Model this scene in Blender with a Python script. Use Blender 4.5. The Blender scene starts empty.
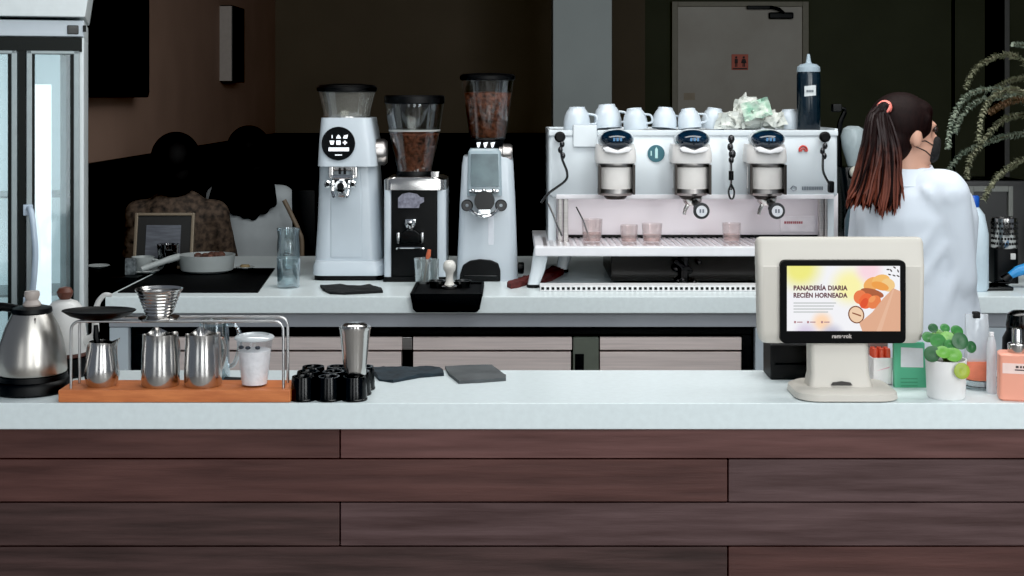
import bpy, bmesh, math, random
from mathutils import Vector, Matrix, noise
random.seed(7)
SC = bpy.context.scene
COL = SC.collection
PI = math.pi
# ---- camera geometry: level camera, eye height CZ, focal length F (in pixels of a 1024 wide frame), horizon row HY
F, HY, CZ = 1400.0, 95.0, 1.634
TOP = 0.95                                  # height of both worktops
def X(px, y): return (px - 512.0) * y / F
def Z(py, y): return CZ - (py - HY) * y / F
def YC(py, z=TOP): return (CZ - z) * F / (py - HY)   # depth at which a surface of height z shows on row py
def W(n, y): return n * y / F               # n pixels at depth y, in metres

# ------------------------------------------------------------------ materials
def lin(c):
    c = c / 255.0
    return c / 12.92 if c <= 0.04045 else ((c + 0.055) / 1.055) ** 2.4
def rgb(c): return (lin(c[0]), lin(c[1]), lin(c[2]), 1.0)
MATS = {}
def mat(name, c, rough=0.5, metal=0.0, var=0.06, scale=30.0, stretch=None, bump=0.0, c2=None, spec=0.5, emit=None, es=1.0, coat=0.0, rv=0.0):
    if name in MATS: return MATS[name]
    m = bpy.data.materials.new(name); m.use_nodes = True
    nt = m.node_tree; N = nt.nodes; L = nt.links
    b = N['Principled BSDF']
    b.inputs['Roughness'].default_value = rough; b.inputs['Metallic'].default_value = metal
    b.inputs['Specular IOR Level'].default_value = spec
    b.inputs['Coat Weight'].default_value = coat
    tc = N.new('ShaderNodeTexCoord'); mp = N.new('ShaderNodeMapping')
    if stretch: mp.inputs['Scale'].default_value = stretch
    L.new(tc.outputs['Object'], mp.inputs['Vector'])
    nz = N.new('ShaderNodeTexNoise'); nz.inputs['Scale'].default_value = scale; nz.inputs['Detail'].default_value = 4
    L.new(mp.outputs['Vector'], nz.inputs['Vector'])
    mx = N.new('ShaderNodeMix'); mx.data_type = 'RGBA'
    a = rgb(c)
    if c2 is None:
        A = tuple(min(1, v * (1 - var)) for v in a[:3]) + (1,); B = tuple(min(1, v * (1 + var)) for v in a[:3]) + (1,)
    else: A, B = a, rgb(c2)
    mx.inputs[6].default_value = A; mx.inputs[7].default_value = B
    cr = N.new('ShaderNodeValToRGB'); cr.color_ramp.elements[0].position = 0.3; cr.color_ramp.elements[1].position = 0.7
    L.new(nz.outputs['Fac'], cr.inputs['Fac']); L.new(cr.outputs['Color'], mx.inputs[0])
    L.new(mx.outputs[2], b.inputs['Base Color'])
    if rv:
        mr = N.new('ShaderNodeMapRange'); mr.inputs['To Min'].default_value = rough - rv; mr.inputs['To Max'].default_value = rough + rv
        L.new(nz.outputs['Fac'], mr.inputs['Value']); L.new(mr.outputs['Result'], b.inputs['Roughness'])
    if bump:
        bp = N.new('ShaderNodeBump'); bp.inputs['Strength'].default_value = bump; bp.inputs['Distance'].default_value = 0.01
        L.new(nz.outputs['Fac'], bp.inputs['Height']); L.new(bp.outputs['Normal'], b.inputs['Normal'])
    if emit:
        b.inputs['Emission Color'].default_value = rgb(emit); b.inputs['Emission Strength'].default_value = es
    MATS[name] = m
    return m
def glass(name, tint=(235, 245, 245), gloss=0.22, haze=0.0):
    """thin glass: mostly see-through, mirrors more at grazing angles"""
    if name in MATS: return MATS[name]
    m = bpy.data.materials.new(name); m.use_nodes = True
    nt = m.node_tree; N = nt.nodes; L = nt.links; N.clear()
    out = N.new('ShaderNodeOutputMaterial'); tr = N.new('ShaderNodeBsdfTransparent'); tr.inputs[0].default_value = rgb(tint)
    gl = N.new('ShaderNodeBsdfGlossy'); gl.inputs['Roughness'].default_value = 0.06; gl.inputs[0].default_value = rgb((240, 245, 250))
    lw = N.new('ShaderNodeLayerWeight'); lw.inputs[0].default_value = 0.35
    mr = N.new('ShaderNodeMapRange'); mr.inputs['To Min'].default_value = gloss * 0.35; mr.inputs['To Max'].default_value = min(1, gloss * 3)
    L.new(lw.outputs['Facing'], mr.inputs['Value'])
    mx = N.new('ShaderNodeMixShader'); L.new(mr.outputs['Result'], mx.inputs[0]); L.new(tr.outputs[0], mx.inputs[1]); L.new(gl.outputs[0], mx.inputs[2])
    last = mx
    if haze:
        df = N.new('ShaderNodeBsdfDiffuse'); df.inputs[0].default_value = rgb(tuple(int(v * 0.97) for v in tint))
        nz = N.new('ShaderNodeTexNoise'); nz.inputs['Scale'].default_value = 5
        m2 = N.new('ShaderNodeMapRange'); m2.inputs['To Min'].default_value = haze * 0.85; m2.inputs['To Max'].default_value = min(1, haze * 1.15)
        L.new(nz.outputs['Fac'], m2.inputs['Value'])
        mz = N.new('ShaderNodeMixShader'); L.new(m2.outputs['Result'], mz.inputs[0]); L.new(mx.outputs[0], mz.inputs[1]); L.new(df.outputs[0], mz.inputs[2]); last = mz
    L.new(last.outputs[0], out.inputs['Surface'])
    MATS[name] = m
    return m

WHITE = mat('white_enamel', (214, 222, 228), 0.28, var=0.03, scale=8, coat=0.3)
GREYWHITE = mat('grey_white_enamel', (186, 196, 204), 0.35, var=0.04, scale=8)
QUARTZ = mat('white_quartz', (218, 228, 230), 0.3, var=0.035, scale=60)
APRON = mat('grey_laminate', (152, 156, 163), 0.5, var=0.04, scale=10)
BLACK = mat('black_plastic', (7, 7, 8), 0.45, var=0.2, spec=0.22)
BLACKGLOSS = mat('black_gloss', (5, 6, 7), 0.18, var=0.2, spec=0.35)
RUBBER = mat('black_rubber', (7, 7, 8), 0.75, var=0.2, bump=0.1, scale=200, spec=0.15)
STEEL = mat('polished_steel', (200, 198, 196), 0.18, 1.0, var=0.05, scale=6, rv=0.05)
BRUSHED = mat('brushed_steel', (176, 172, 170), 0.36, 1.0, var=0.12, scale=4, stretch=(0.6, 0.6, 40), rv=0.06)
CHROME = mat('chrome', (216, 218, 220), 0.1, 1.0, var=0.03)
GLASS = glass('clear_glass')
BEAN = mat('coffee_beans', (18, 10, 8), 0.55, c2=(130, 78, 56), scale=60, bump=0.8)
DARKFAB = mat('black_cloth', (9, 11, 13), 0.9, var=0.3, scale=120, bump=0.3)

# ------------------------------------------------------------------ mesh building
WL = {}                                      # world position of every object's origin while building
class MB:
    def __init__(s): s.bm = bmesh.new(); s.mi = 0; s.wn = False
    def _merge(s, b, M=None):
        if M is not None: bmesh.ops.transform(b, matrix=M, verts=b.verts)
        for f in b.faces: f.material_index = s.mi
        me = bpy.data.meshes.new('tmp'); b.to_mesh(me); b.free(); s.bm.from_mesh(me); bpy.data.meshes.remove(me)
        return s
    def box(s, x0, x1, y0, y1, z0, z1, bev=0.0, seg=2, M=None):
        b = bmesh.new(); bmesh.ops.create_cube(b, size=1)
        for v in b.verts:
            v.co = Vector((x0 if v.co.x < 0 else x1, y0 if v.co.y < 0 else y1, z0 if v.co.z < 0 else z1))
        if bev: s.wn = True; bmesh.ops.bevel(b, geom=list(b.edges), offset=bev, segments=seg, profile=0.5, affect='EDGES')
        return s._merge(b, M)
    def lathe(s, prof, c=(0, 0, 0), seg=32, M=None, arc=None):
        """prof: list of (radius, height), first to last, going up the outside; radius 0 closes to the axis"""
        b = bmesh.new(); rings = []
        for r, z in prof:
            if r <= 1e-6: rings.append([b.verts.new((0, 0, z))])
            else: rings.append([b.verts.new((r * math.cos(2 * PI * i / seg), r * math.sin(2 * PI * i / seg), z)) for i in range(seg)])
        for A, B in zip(rings, rings[1:]):
            for i in range(seg):
                j = (i + 1) % seg
                if len(A) == 1 and len(B) == 1: continue
                if len(A) == 1: b.faces.new((A[0], B[j], B[i]))
                elif len(B) == 1: b.faces.new((A[i], A[j], B[0]))
                else: b.faces.new((A[i], A[j], B[j], B[i]))
        T = Matrix.Translation(Vector(c))
        bmesh.ops.recalc_face_normals(b, faces=b.faces)
        return s._merge(b, T @ M if M is not None else T)
    def tube(s, pts, r, seg=8, cap=True):
        pts = [Vector(p) for p in pts]; n = len(pts); R = r if isinstance(r, (list, tuple)) else [r] * n
        b = bmesh.new(); rings = []; up = None
        for i, p in enumerate(pts):
            t = (pts[min(i + 1, n - 1)] - pts[max(i - 1, 0)]).normalized()
            if up is None: up = Vector((0, 0, 1)) if abs(t.z) < 0.9 else Vector((0, 1, 0))
            a = t.cross(up)
            if a.length < 1e-4: a = t.orthogonal()
            a.normalize(); u = a.cross(t).normalized(); up = u
            rings.append([b.verts.new(p + (a * math.cos(2 * PI * k / seg) + u * math.sin(2 * PI * k / seg)) * R[i]) for k in range(seg)])
        for A, B in zip(rings, rings[1:]):
            for k in range(seg): b.faces.new((A[k], A[(k + 1) % seg], B[(k + 1) % seg], B[k]))
        if cap: b.faces.new(rings[0]); b.faces.new(rings[-1])
        bmesh.ops.recalc_face_normals(b, faces=b.faces)
        return s._merge(b)
    def ell(s, c, r, rotz=0.0, seg=20, M=None):
        b = bmesh.new(); bmesh.ops.create_uvsphere(b, u_segments=seg, v_segments=max(6, seg // 2), radius=1)
        r = (r, r, r) if isinstance(r, (int, float)) else r
        T = Matrix.Translation(Vector(c)) @ Matrix.Rotation(rotz, 4, 'Z')
        if M is not None: T = T @ M
        return s._merge(b, T @ Matrix.Diagonal((*r, 1)))
    def loft(s, secs, cap=True):
        b = bmesh.new(); rings = [[b.verts.new(Vector(p)) for p in sec] for sec in secs]; n = len(rings[0])
        for A, B in zip(rings, rings[1:]):
            for k in range(n): b.faces.new((A[k], A[(k + 1) % n], B[(k + 1) % n], B[k]))
        if cap: b.faces.new(rings[0]); b.faces.new(rings[-1])
        bmesh.ops.recalc_face_normals(b, faces=b.faces)
        return s._merge(b)
    def prism(s, pts, d0, d1, axis='Y', bev=0.0):
        """pts are (x,z) for axis Y, (x,y) for axis Z, (y,z) for axis X"""
        f = {'Y': lambda p, d: (p[0], d, p[1]), 'Z': lambda p, d: (p[0], p[1], d), 'X': lambda p, d: (d, p[0], p[1])}[axis]
        b = bmesh.new(); A = [b.verts.new(f(p, d0)) for p in pts]; B = [b.verts.new(f(p, d1)) for p in pts]; n = len(pts)
        for k in range(n): b.faces.new((A[k], A[(k + 1) % n], B[(k + 1) % n], B[k]))
        b.faces.new(A); b.faces.new(B); bmesh.ops.recalc_face_normals(b, faces=b.faces)
        if bev: s.wn = True; bmesh.ops.bevel(b, geom=list(b.edges), offset=bev, segments=2, profile=0.5, affect='EDGES')
        return s._merge(b)
    def build(s, name, m, parent=None, origin=None, label=None, angle=38, flat=False):
        """geometry is in world coordinates; the object's origin goes to its parent's, or to origin"""
        o0 = WL[parent.name] if parent is not None else Vector(origin or (0, 0, 0))
        bmesh.ops.translate(s.bm, vec=-o0, verts=s.bm.verts)
        lim = math.radians(angle)
        for e in s.bm.edges:
            e.smooth = len(e.link_faces) == 2 and e.calc_face_angle(0) < lim
        for f in s.bm.faces: f.smooth = not flat
        me = bpy.data.meshes.new(name); s.bm.to_mesh(me); s.bm.free()
        for q in (m if isinstance(m, (list, tuple)) else [m]): me.materials.append(q)
        o = bpy.data.objects.new(name, me); COL.objects.link(o)
        if s.wn: q = o.modifiers.new('wn', 'WEIGHTED_NORMAL'); q.keep_sharp = True; q.weight = 100
        if parent is not None: o.parent = parent
        else: o.location = o0
        WL[o.name] = o0
        if label: o['label'] = label
        return o
def tag(o, label, cat, group=None, kind=None):
    o['label'] = label; o['category'] = cat
    if group: o['group'] = group
    if kind: o['kind'] = kind
    return o
def thing(name, label, cat, loc, group=None):
    o = bpy.data.objects.new(name, None); COL.objects.link(o); o.location = loc; o.empty_display_size = 0.05
    WL[o.name] = Vector(loc)
    return tag(o, label, cat, group)
def struct(o): o['kind'] = 'structure'; return o
def copy_tree(o, loc=None, rotz=None, label=None, parent=None):
    c = o.copy(); COL.objects.link(c)
    if parent is not None: c.parent = parent
    if loc is not None: c.location = loc
    if rotz is not None: c.rotation_euler = (0, 0, rotz)
    if label: c['label'] = label
    for ch in list(o.children): copy_tree(ch, parent=c)
    return c
def rrect(cx, cy, w, d, r, z, n=4):
    """rounded rectangle ring at height z"""
    out = []
    r = min(r, w / 2 - 1e-4, d / 2 - 1e-4)
    for qx, qy, a0 in ((1, 1, 0), (-1, 1, PI / 2), (-1, -1, PI), (1, -1, 1.5 * PI)):
        for k in range(n + 1):
            a = a0 + PI / 2 * k / n
            out.append((cx + qx * (w / 2 - r) + r * math.cos(a), cy + qy * (d / 2 - r) + r * math.sin(a), z))
    return out
def rr2(x0, x1, z0, z1, r, n=5):
    """rounded rectangle outline as 2-D points"""
    return [(p[0], p[1]) for p in rrect((x0 + x1) / 2, (z0 + z1) / 2, x1 - x0, z1 - z0, r, 0, n)]
def bez(pts, n=10):
    """smooth (Catmull-Rom) path through pts"""
    P = [Vector(p) for p in pts]; P = [P[0] * 2 - P[1]] + P + [P[-1] * 2 - P[-2]]; out = []
    for i in range(1, len(P) - 2):
        for k in range(n):
            t = k / n; a, b, c, d = P[i - 1], P[i], P[i + 1], P[i + 2]
            out.append(0.5 * ((2 * b) + (c - a) * t + (2 * a - 5 * b + 4 * c - d) * t * t + (3 * b - a - 3 * c + d) * t ** 3))
    out.append(P[-2]); return out
def disc_y(mb, cx, cz, r, y0, y1, seg=28, sx=1.0):
    return mb.prism([(cx + sx * r * math.cos(2 * PI * k / seg), cz + r * math.sin(2 * PI * k / seg)) for k in range(seg)], y0, y1)
RX = Matrix.Rotation(PI / 2, 4, 'X')          # lathe axis Z -> -Y
RY = Matrix.Rotation(PI / 2, 4, 'Y')          # lathe axis Z -> +X
def lettering(name, body, m, parent, x0, x1, z0, z1, y, label=None, depth=0.0006):
    cu = bpy.data.curves.new('t', 'FONT'); cu.body = body; cu.extrude = 0.5; cu.offset = 0.045; cu.space_character = 1.06
    o = bpy.data.objects.new('t', cu); COL.objects.link(o)
    bpy.context.view_layer.update()
    me = bpy.data.meshes.new_from_object(o.evaluated_get(bpy.context.evaluated_depsgraph_get()))
    bpy.data.objects.remove(o); bpy.data.curves.remove(cu)
    xs = [v.co.x for v in me.vertices]; ys = [v.co.y for v in me.vertices]; ax, bx, ay, by = min(xs), max(xs), min(ys), max(ys)
    w = WL[parent.name]
    for v in me.vertices:
        q = v.co.copy()
        v.co = Vector((x0 + (q.x - ax) / (bx - ax) * (x1 - x0), y - q.z * depth, z0 + (q.y - ay) / (by - ay) * (z1 - z0))) - w
    me.name = name; me.materials.append(m)
    t = bpy.data.objects.new(name, me); COL.objects.link(t); t.parent = parent; WL[t.name] = w
    if label: t['label'] = label
    return t
# ------------------------------------------------------------------ bodies: closed pieces fused into one continuous skin
def cap_piece(mb, p, q, r1, r2, flat=(1, 1), ax=None):
    p, q = Vector(p), Vector(q); d = q - p; L = d.length; t = d / L
    secs = []
    u = (Vector(ax) if ax is not None else (Vector((1, 0, 0)) if abs(t.x) < 0.8 else Vector((0, 1, 0))))
    u = (u - t * u.dot(t)).normalized(); v = t.cross(u)
    st = [(-math.cos(a) * r1, math.sin(a) * r1) for a in (0.15, 0.6, 1.1)] + [(L * k / 4, r1 + (r2 - r1) * k / 4) for k in range(5)] + [(L + math.cos(a) * r2, math.sin(a) * r2) for a in (1.1, 0.6, 0.15)]
    for h, r in st:
        secs.append([p + t * h + (u * math.cos(2 * PI * k / 16) * flat[0] + v * math.sin(2 * PI * k / 16) * flat[1]) * r for k in range(16)])
    mb.loft(secs)
def fuse(name, pieces, m, parent, voxel=0.01, smooth=6, label=None):
    mb = MB()
    for q in pieces:
        if q[0] == 'c': cap_piece(mb, *q[1:])
        else: mb.ell(q[1], q[2], q[3] if len(q) > 3 else 0.0, seg=24, M=q[4] if len(q) > 4 else None)
    o = mb.build(name, m, parent, label=label)
    r = o.modifiers.new('r', 'REMESH'); r.mode = 'VOXEL'; r.voxel_size = voxel; r.use_smooth_shade = True
    sm = o.modifiers.new('s', 'SMOOTH'); sm.iterations = smooth; sm.factor = 0.5
    bpy.context.view_layer.update()
    me = bpy.data.meshes.new_from_object(o.evaluated_get(bpy.context.evaluated_depsgraph_get()))
    o.modifiers.clear(); old = o.data; o.data = me; bpy.data.meshes.remove(old); me.name = name
    for p in me.polygons: p.use_smooth = True
    return o
def hand(w, d, palm_n, s=1.0):
    """palm, four unequal bent fingers and a thumb from the wrist w along d; palm_n is the palm's facing"""
    w, d, n = Vector(w), Vector(d).normalized(), Vector(palm_n).normalized(); side = d.cross(n).normalized(); P = []
    P.append(('c', w, w + d * 0.085 * s, 0.024 * s, 0.036 * s, (1.0, 0.45), side))
    for k, (o, L) in enumerate(((-0.029, 0.07), (-0.010, 0.08), (0.010, 0.075), (0.029, 0.058))):
        a = w + d * 0.085 * s + side * o * s; b = a + (d * 0.85 + n * 0.3).normalized() * L * 0.5 * s; c = b + (d * 0.5 + n * 0.8).normalized() * L * 0.5 * s
        P += [('c', a, b, 0.009 * s, 0.0085 * s), ('c', b, c, 0.0085 * s, 0.007 * s)]
    a = w + d * 0.03 * s - side * 0.025 * s; b = a + (d * 0.6 - side * 0.8).normalized() * 0.04 * s; c = b + (d * 0.9 + n * 0.4).normalized() * 0.032 * s
    P += [('c', a, b, 0.012 * s, 0.0105 * s), ('c', b, c, 0.0105 * s, 0.008 * s)]
    return P
def head(c, a, s=1.0):
    """head pieces about centre c, facing the direction (sin a, cos a)"""
    c = Vector(c); f = Vector((math.sin(a), math.cos(a), 0)); sd = Vector((math.cos(a), -math.sin(a), 0)); u = Vector((0, 0, 1))
    at = lambda x, y, z: c + (sd * x + f * y + u * z) * s
    P = [('e', at(0, -0.012, 0.02), (0.077 * s, 0.094 * s, 0.092 * s), -a), ('e', at(0, 0.03, -0.045), (0.058 * s, 0.062 * s, 0.068 * s), -a),
         ('e', at(0, 0.06, -0.085), (0.03 * s, 0.026 * s, 0.024 * s), -a),
         ('c', at(0, 0.084, 0.012), at(0, 0.103, -0.022), 0.009 * s, 0.014 * s), ('e', at(0, 0.086, -0.055), (0.024 * s, 0.01 * s, 0.009 * s), -a)]
    for q in (-1, 1): P += [('e', at(q * 0.079, -0.008, -0.012), (0.011 * s, 0.02 * s, 0.033 * s), -a), ('e', at(q * 0.03, 0.074, 0.03), (0.022 * s, 0.014 * s, 0.01 * s), -a)]
    return P, at
# ================================================================== the setting
YB, XL = 11.0, -1.86                          # back wall depth, left wall
WZ = Z(133, YB)                               # top of the dark lower wall
FLOOR = mat('pale_stone_floor', (150, 146, 142), 0.5, c2=(170, 166, 160), scale=3)  # pale and run behind the camera to brighten reflections in the steel
PAINT = mat('taupe_paint', (80, 70, 56), 0.75, var=0.08, scale=2.5, bump=0.05)
PAINTL = mat('warm_taupe_paint', (136, 110, 96), 0.75, var=0.08, scale=2.5, bump=0.05)
OLIVE = mat('olive_grey_paint', (58, 60, 46), 0.8, var=0.1, scale=2.5)
DARKWALL = mat('near_black_panelling', (14, 14, 11), 0.8, var=0.15, scale=4, spec=0.2)
CEIL = mat('ceiling_paint', (70, 68, 66), 0.85)
struct(MB().box(-4.5, 6, -3.0, YB + 0.2, -0.1, 0).build('floor', FLOOR))
struct(MB().box(-4.5, 6, 4.0, YB + 0.2, 3.3, 3.4).build('ceiling', CEIL))
struct(MB().box(XL - 0.1, X(645, YB), YB, YB + 0.12, 0, 3.3).build('wall_back', PAINT))
struct(MB().box(X(645, YB), 6, YB, YB + 0.12, 0, 3.3).build('wall_back_right', OLIVE))
struct(MB().box(XL - 0.12, XL, 5.5, YB + 0.12, 0, 3.3).build('wall_left', PAINTL))
struct(MB().box(-4.5, XL - 0.12, 5.5, 5.62, 0, 3.3).build('wall_left_return', PAINT))
struct(MB().box(5.9, 6.0, 4.0, YB, 0, 3.3).build('wall_right', OLIVE))
struct(MB().box(XL, XL + 0.025, 5.5, YB - 0.03, 0, WZ, 0.004).build('trim_left_lower', DARKWALL))
struct(MB().box(XL + 0.025, X(560, YB), YB - 0.03, YB, 0, WZ, 0.004).build('trim_back_lower', DARKWALL))
PILLAR = mat('pale_grey_plaster', (152, 160, 160), 0.7, var=0.04, scale=3)
struct(MB().box(X(553, 9.0), X(612, 9.0), 9.0, 9.35, 0, 3.3, 0.006).build('wall_pillar', PILLAR))
# seams, dark recess and pale edge of the right-hand wall
struct(MB().box(X(951.5, YB), X(954.5, YB), YB - 0.006, YB, 0, 3.3).build('trim_1', DARKWALL))
struct(MB().box(X(985, YB), X(1003, YB), YB - 0.01, YB, 0, 3.3).build('trim_2', mat('black_recess', (6, 6, 6), 0.9)))
struct(MB().box(X(1003, YB), X(1008, YB), YB - 0.04, YB, 0, 3.3, 0.004).build('trim_3', mat('grey_edge', (92, 92, 90), 0.6)))
# door with frame, sign and closer
DOOR = mat('grey_door_paint', (168, 164, 156), 0.55, c2=(150, 144, 134), scale=2.2)
DFR = mat('door_frame_paint', (118, 114, 100), 0.55)
d = MB().box(X(677, YB), X(801, YB), YB - 0.05, YB, 0.01, Z(7, YB), 0.004).build('door_1', DOOR); struct(d)
fr = MB()
fr.box(X(671, YB), X(677, YB), YB - 0.07, YB, 0, Z(2, YB), 0.004).box(X(801, YB), X(807, YB), YB - 0.07, YB, 0, Z(2, YB), 0.004).box(X(677, YB), X(801, YB), YB - 0.07, YB, Z(7, YB), Z(2, YB), 0.004)
fr.build('door_frame', DFR, d)
yb = YB - 0.05
MB().lathe([(0, 0), (0.026, 0), (0.03, 0.02), (0.03, 0.05), (0, 0.062)], (X(687, YB), yb, 1.05), 20, RX).build('door_handle', STEEL, d)
MB().box(X(683, YB), X(694, YB), yb - 0.004, yb, Z(100, YB), Z(93, YB)).build('door_label', mat('faded_label', (150, 138, 120), 0.6), d)
sg = thing('restroom_sign', 'small square red restroom sign with two dark figures on the grey door', 'sign', (X(738.5, YB), yb, Z(62, YB)))
MB().box(X(730.5, YB), X(747, YB), yb - 0.008, yb, Z(70, YB), Z(54.5, YB), 0.002).build('panel', mat('sign_red', (176, 74, 50), 0.5), sg)
pic = mat('sign_black', (26, 12, 10), 0.6)
for q, px in enumerate((735, 742.5)):
    cx = X(px, YB); m = MB(); disc_y(m, cx, Z(57.6, YB), 0.009, yb - 0.012, yb - 0.007)
    zt, zb = Z(59, YB), Z(67, YB)
    m.prism([(cx - 0.012, zt), (cx + 0.012, zt), (cx + (0.012 if q == 0 else 0.022), zt - 0.034), (cx - (0.012 if q == 0 else 0.022), zt - 0.034)], yb - 0.012, yb - 0.007)
    m.box(cx - 0.009, cx - 0.002, yb - 0.012, yb - 0.007, zb, zt - 0.03).box(cx + 0.002, cx + 0.009, yb - 0.012, yb - 0.007, zb, zt - 0.03)
    m.build('figure', pic, sg)
MB().box(X(731.5, YB), X(746, YB), yb - 0.011, yb - 0.007, Z(69.4, YB), Z(68.2, YB)).build('caption_strip', pic, sg)
dc = thing('door_closer', 'black hydraulic closer with a folding arm at the top of the grey door', 'door closer', (X(770, YB), yb, Z(14, YB)))
MB().box(X(767, YB), X(791, YB), yb - 0.06, yb, Z(19.5, YB), Z(13, YB), 0.01).build('body', BLACK, dc)
MB().box(X(745, YB), X(770, YB), YB - 0.11, YB - 0.07, Z(10, YB), Z(6.5, YB), 0.005).build('track', BLACK, dc)
MB().tube([(X(768, YB), YB - 0.12, Z(8, YB)), (X(776, YB), YB - 0.13, Z(10, YB)), (X(781, YB), YB - 0.1, Z(13.5, YB))], 0.012).build('arm', BLACK, dc)
# television on the left wall
tv = thing('wall_television', 'black flat television mounted on the taupe side wall above the fridge top', 'television', (XL, 6.5, 1.95))
MB().box(XL + 0.04, XL + 0.1, 5.6, 6.8, Z(97.5, 6.8), 2.36, 0.012).build('housing', BLACK, tv)
MB().box(XL + 0.1, XL + 0.104, 5.62, 6.78, Z(97.5, 6.8) + 0.025, 2.34).build('screen', BLACKGLOSS, tv)
MB().box(XL, XL + 0.045, 6.2, 6.6, 1.8, 2.15, 0.004).build('wall_bracket', BLACK, tv)
# slim black canvas panel beyond it
y0 = 8.9
wp = thing('wall_panel', 'narrow tall black wall panel with front edge coloured as lit on the taupe side wall', 'wall panel', (XL, y0, Z(45, y0)))
MB().box(XL, X(232.5, y0), y0 + 0.012, 9.3, Z(82, y0), Z(5, y0), 0.004).build('shade', BLACK, wp)
MB().box(XL, X(231.5, y0), y0, y0 + 0.014, Z(81, y0), Z(6, y0), 0.002).build('lit_edge', mat('lit_edge_tone', (140, 132, 126), 0.5), wp)  # front edge given a paler colour, as lit from the front

# ================================================================== front bar
YF, YR = YC(403), YC(370)
XA, XB = -2.6, 3.0
tag(MB().box(XA, XB, YF, YR, TOP - 0.059, TOP, 0.003).build('bar_worktop', QUARTZ, origin=(0, YF, TOP)), 'long white quartz worktop on the dark wood bar', 'worktop')
WD = [mat('dark_plank_%d' % i, a, 0.6, c2=b, scale=3, stretch=(1.2, 10, 16), bump=0.25, spec=0.25) for i, (a, b) in enumerate((((84, 57, 54), (108, 76, 73)), ((54, 41, 39), (82, 62, 60)), ((70, 47, 44), (92, 63, 59)), ((68, 50, 49), (94, 74, 74))))]
bp = thing('bar_counter', 'front of the bar clad in horizontal dark reddish brown wood planks', 'bar counter', (0, YF + 0.02, 0))
m = MB(); joints = [340, 728, 340, 728]; zt = TOP - 0.059; rows = []
yp = YF + 0.012; k = 0
for pb in (459.5, 503, 547, 591, 635, 679, 723, 767, 811, 830):
    zb = max(0.002, Z(pb, yp)); j = X(joints[k % 4], yp); q = [0, 2, 1, 0, 2, 3, 1, 0, 3, 2]
    pal = ((2, 0), (2, 3), (1, 3), (1, 2))[k % 4]
    m.mi = pal[0]; m.box(XA, j - 0.0012, yp, yp + 0.02, zb + 0.0025, zt, 0.0025)
    m.mi = pal[1]; m.box(j + 0.0012, XB, yp, yp + 0.02, zb + 0.0025, zt, 0.0025)
    zt = zb; k += 1
    if zb <= 0.003: break
m.build('cladding', WD, bp)
MB().box(XA + 0.01, XB - 0.01, yp + 0.02, YR - 0.02, 0, TOP - 0.06).build('carcass', BLACK, bp)

# ================================================================== back counter
YK, YKB = YC(296.5), YC(256)
XK, XR = X(105, YK), 2.3
ZK = Z(313.5, YK)
tag(MB().box(XK, XR, YK, YKB, ZK, TOP, 0.004).build('back_worktop', QUARTZ, origin=(0.4, YK, TOP)), 'deep white worktop of the back counter under the coffee machines', 'worktop')
ya = YK + 0.03
ZA = Z(327, ya)
bc = thing('back_counter_base', 'grey and white base carrying the back worktop', 'cabinet', (0.4, ya, 0))
MB().box(XK + 0.005, XR - 0.01, ya, ya + 0.03, ZA, ZK - 0.001, 0.002).build('apron', APRON, bc)
MB().box(XK + 0.005, X(128, ya), ya + 0.004, YKB - 0.02, 0.0, ZA - 0.002, 0.003).build('end_panel', GREYWHITE, bc)
MB().box(X(755.5, ya), XR - 0.01, ya + 0.004, YKB - 0.03, 0.0, ZA - 0.002, 0.003).build('side_cabinet', GREYWHITE, bc)
# under-counter fridge
uf = thing('undercounter_fridge', 'long stainless steel undercounter fridge with drawers in a black surround', 'fridge', (X(440, ya), ya, 0))
xa, xb = X(129, ya), X(754, ya); yf = ya + 0.03
m = MB(); m.box(xa, xb, yf, yf + 0.04, Z(336, ya), ZA - 0.004, 0.002).box(X(743, ya), xb, yf, yf + 0.04, 0.02, Z(336, ya)).box(xa, X(140, ya), yf, yf + 0.04, 0.02, Z(336, ya)).box(xa, xb, yf + 0.05, YKB - 0.06, 0.02, ZA - 0.004)
m.build('carcass', BLACK, uf)
DST = mat('drawer_steel', (226, 212, 208), 0.42, 0.15, var=0.1, scale=5, stretch=(0.8, 1, 30))
zt, zm = Z(337.5, yf), Z(350, yf)
dr = [(141, 285), (287, 401), (413, 571), (600, 742)]
for a, b in dr:
    p = MB().box(X(a, yf), X(b, yf), yf + 0.006, yf + 0.05, 0.12, Z(352.3, yf), 0.002).build('drawer', DST, uf)
    MB().box(X(a, yf), X(b + (1 if b < 700 else 0), yf), yf + 0.002, yf + 0.03, zm, zt, 0.0015).build('handle', DST, p, label='stainless pull rail along the drawer top')
MB().box(X(402, yf), X(412, yf), yf + 0.005, yf + 0.045, zm, zt, 0.002).build('divider', BRUSHED, uf)
p = MB().box(X(573, yf), X(599, yf), yf + 0.004, yf + 0.05, 0.12, zt, 0.004).build('control_panel', mat('grey_green_panel', (96, 102, 92), 0.5), uf)
MB().box(X(575, yf), X(584, yf), yf + 0.001, yf + 0.004, 0.3, Z(354, yf), 0.001).build('vent', BLACK, p)
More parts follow.
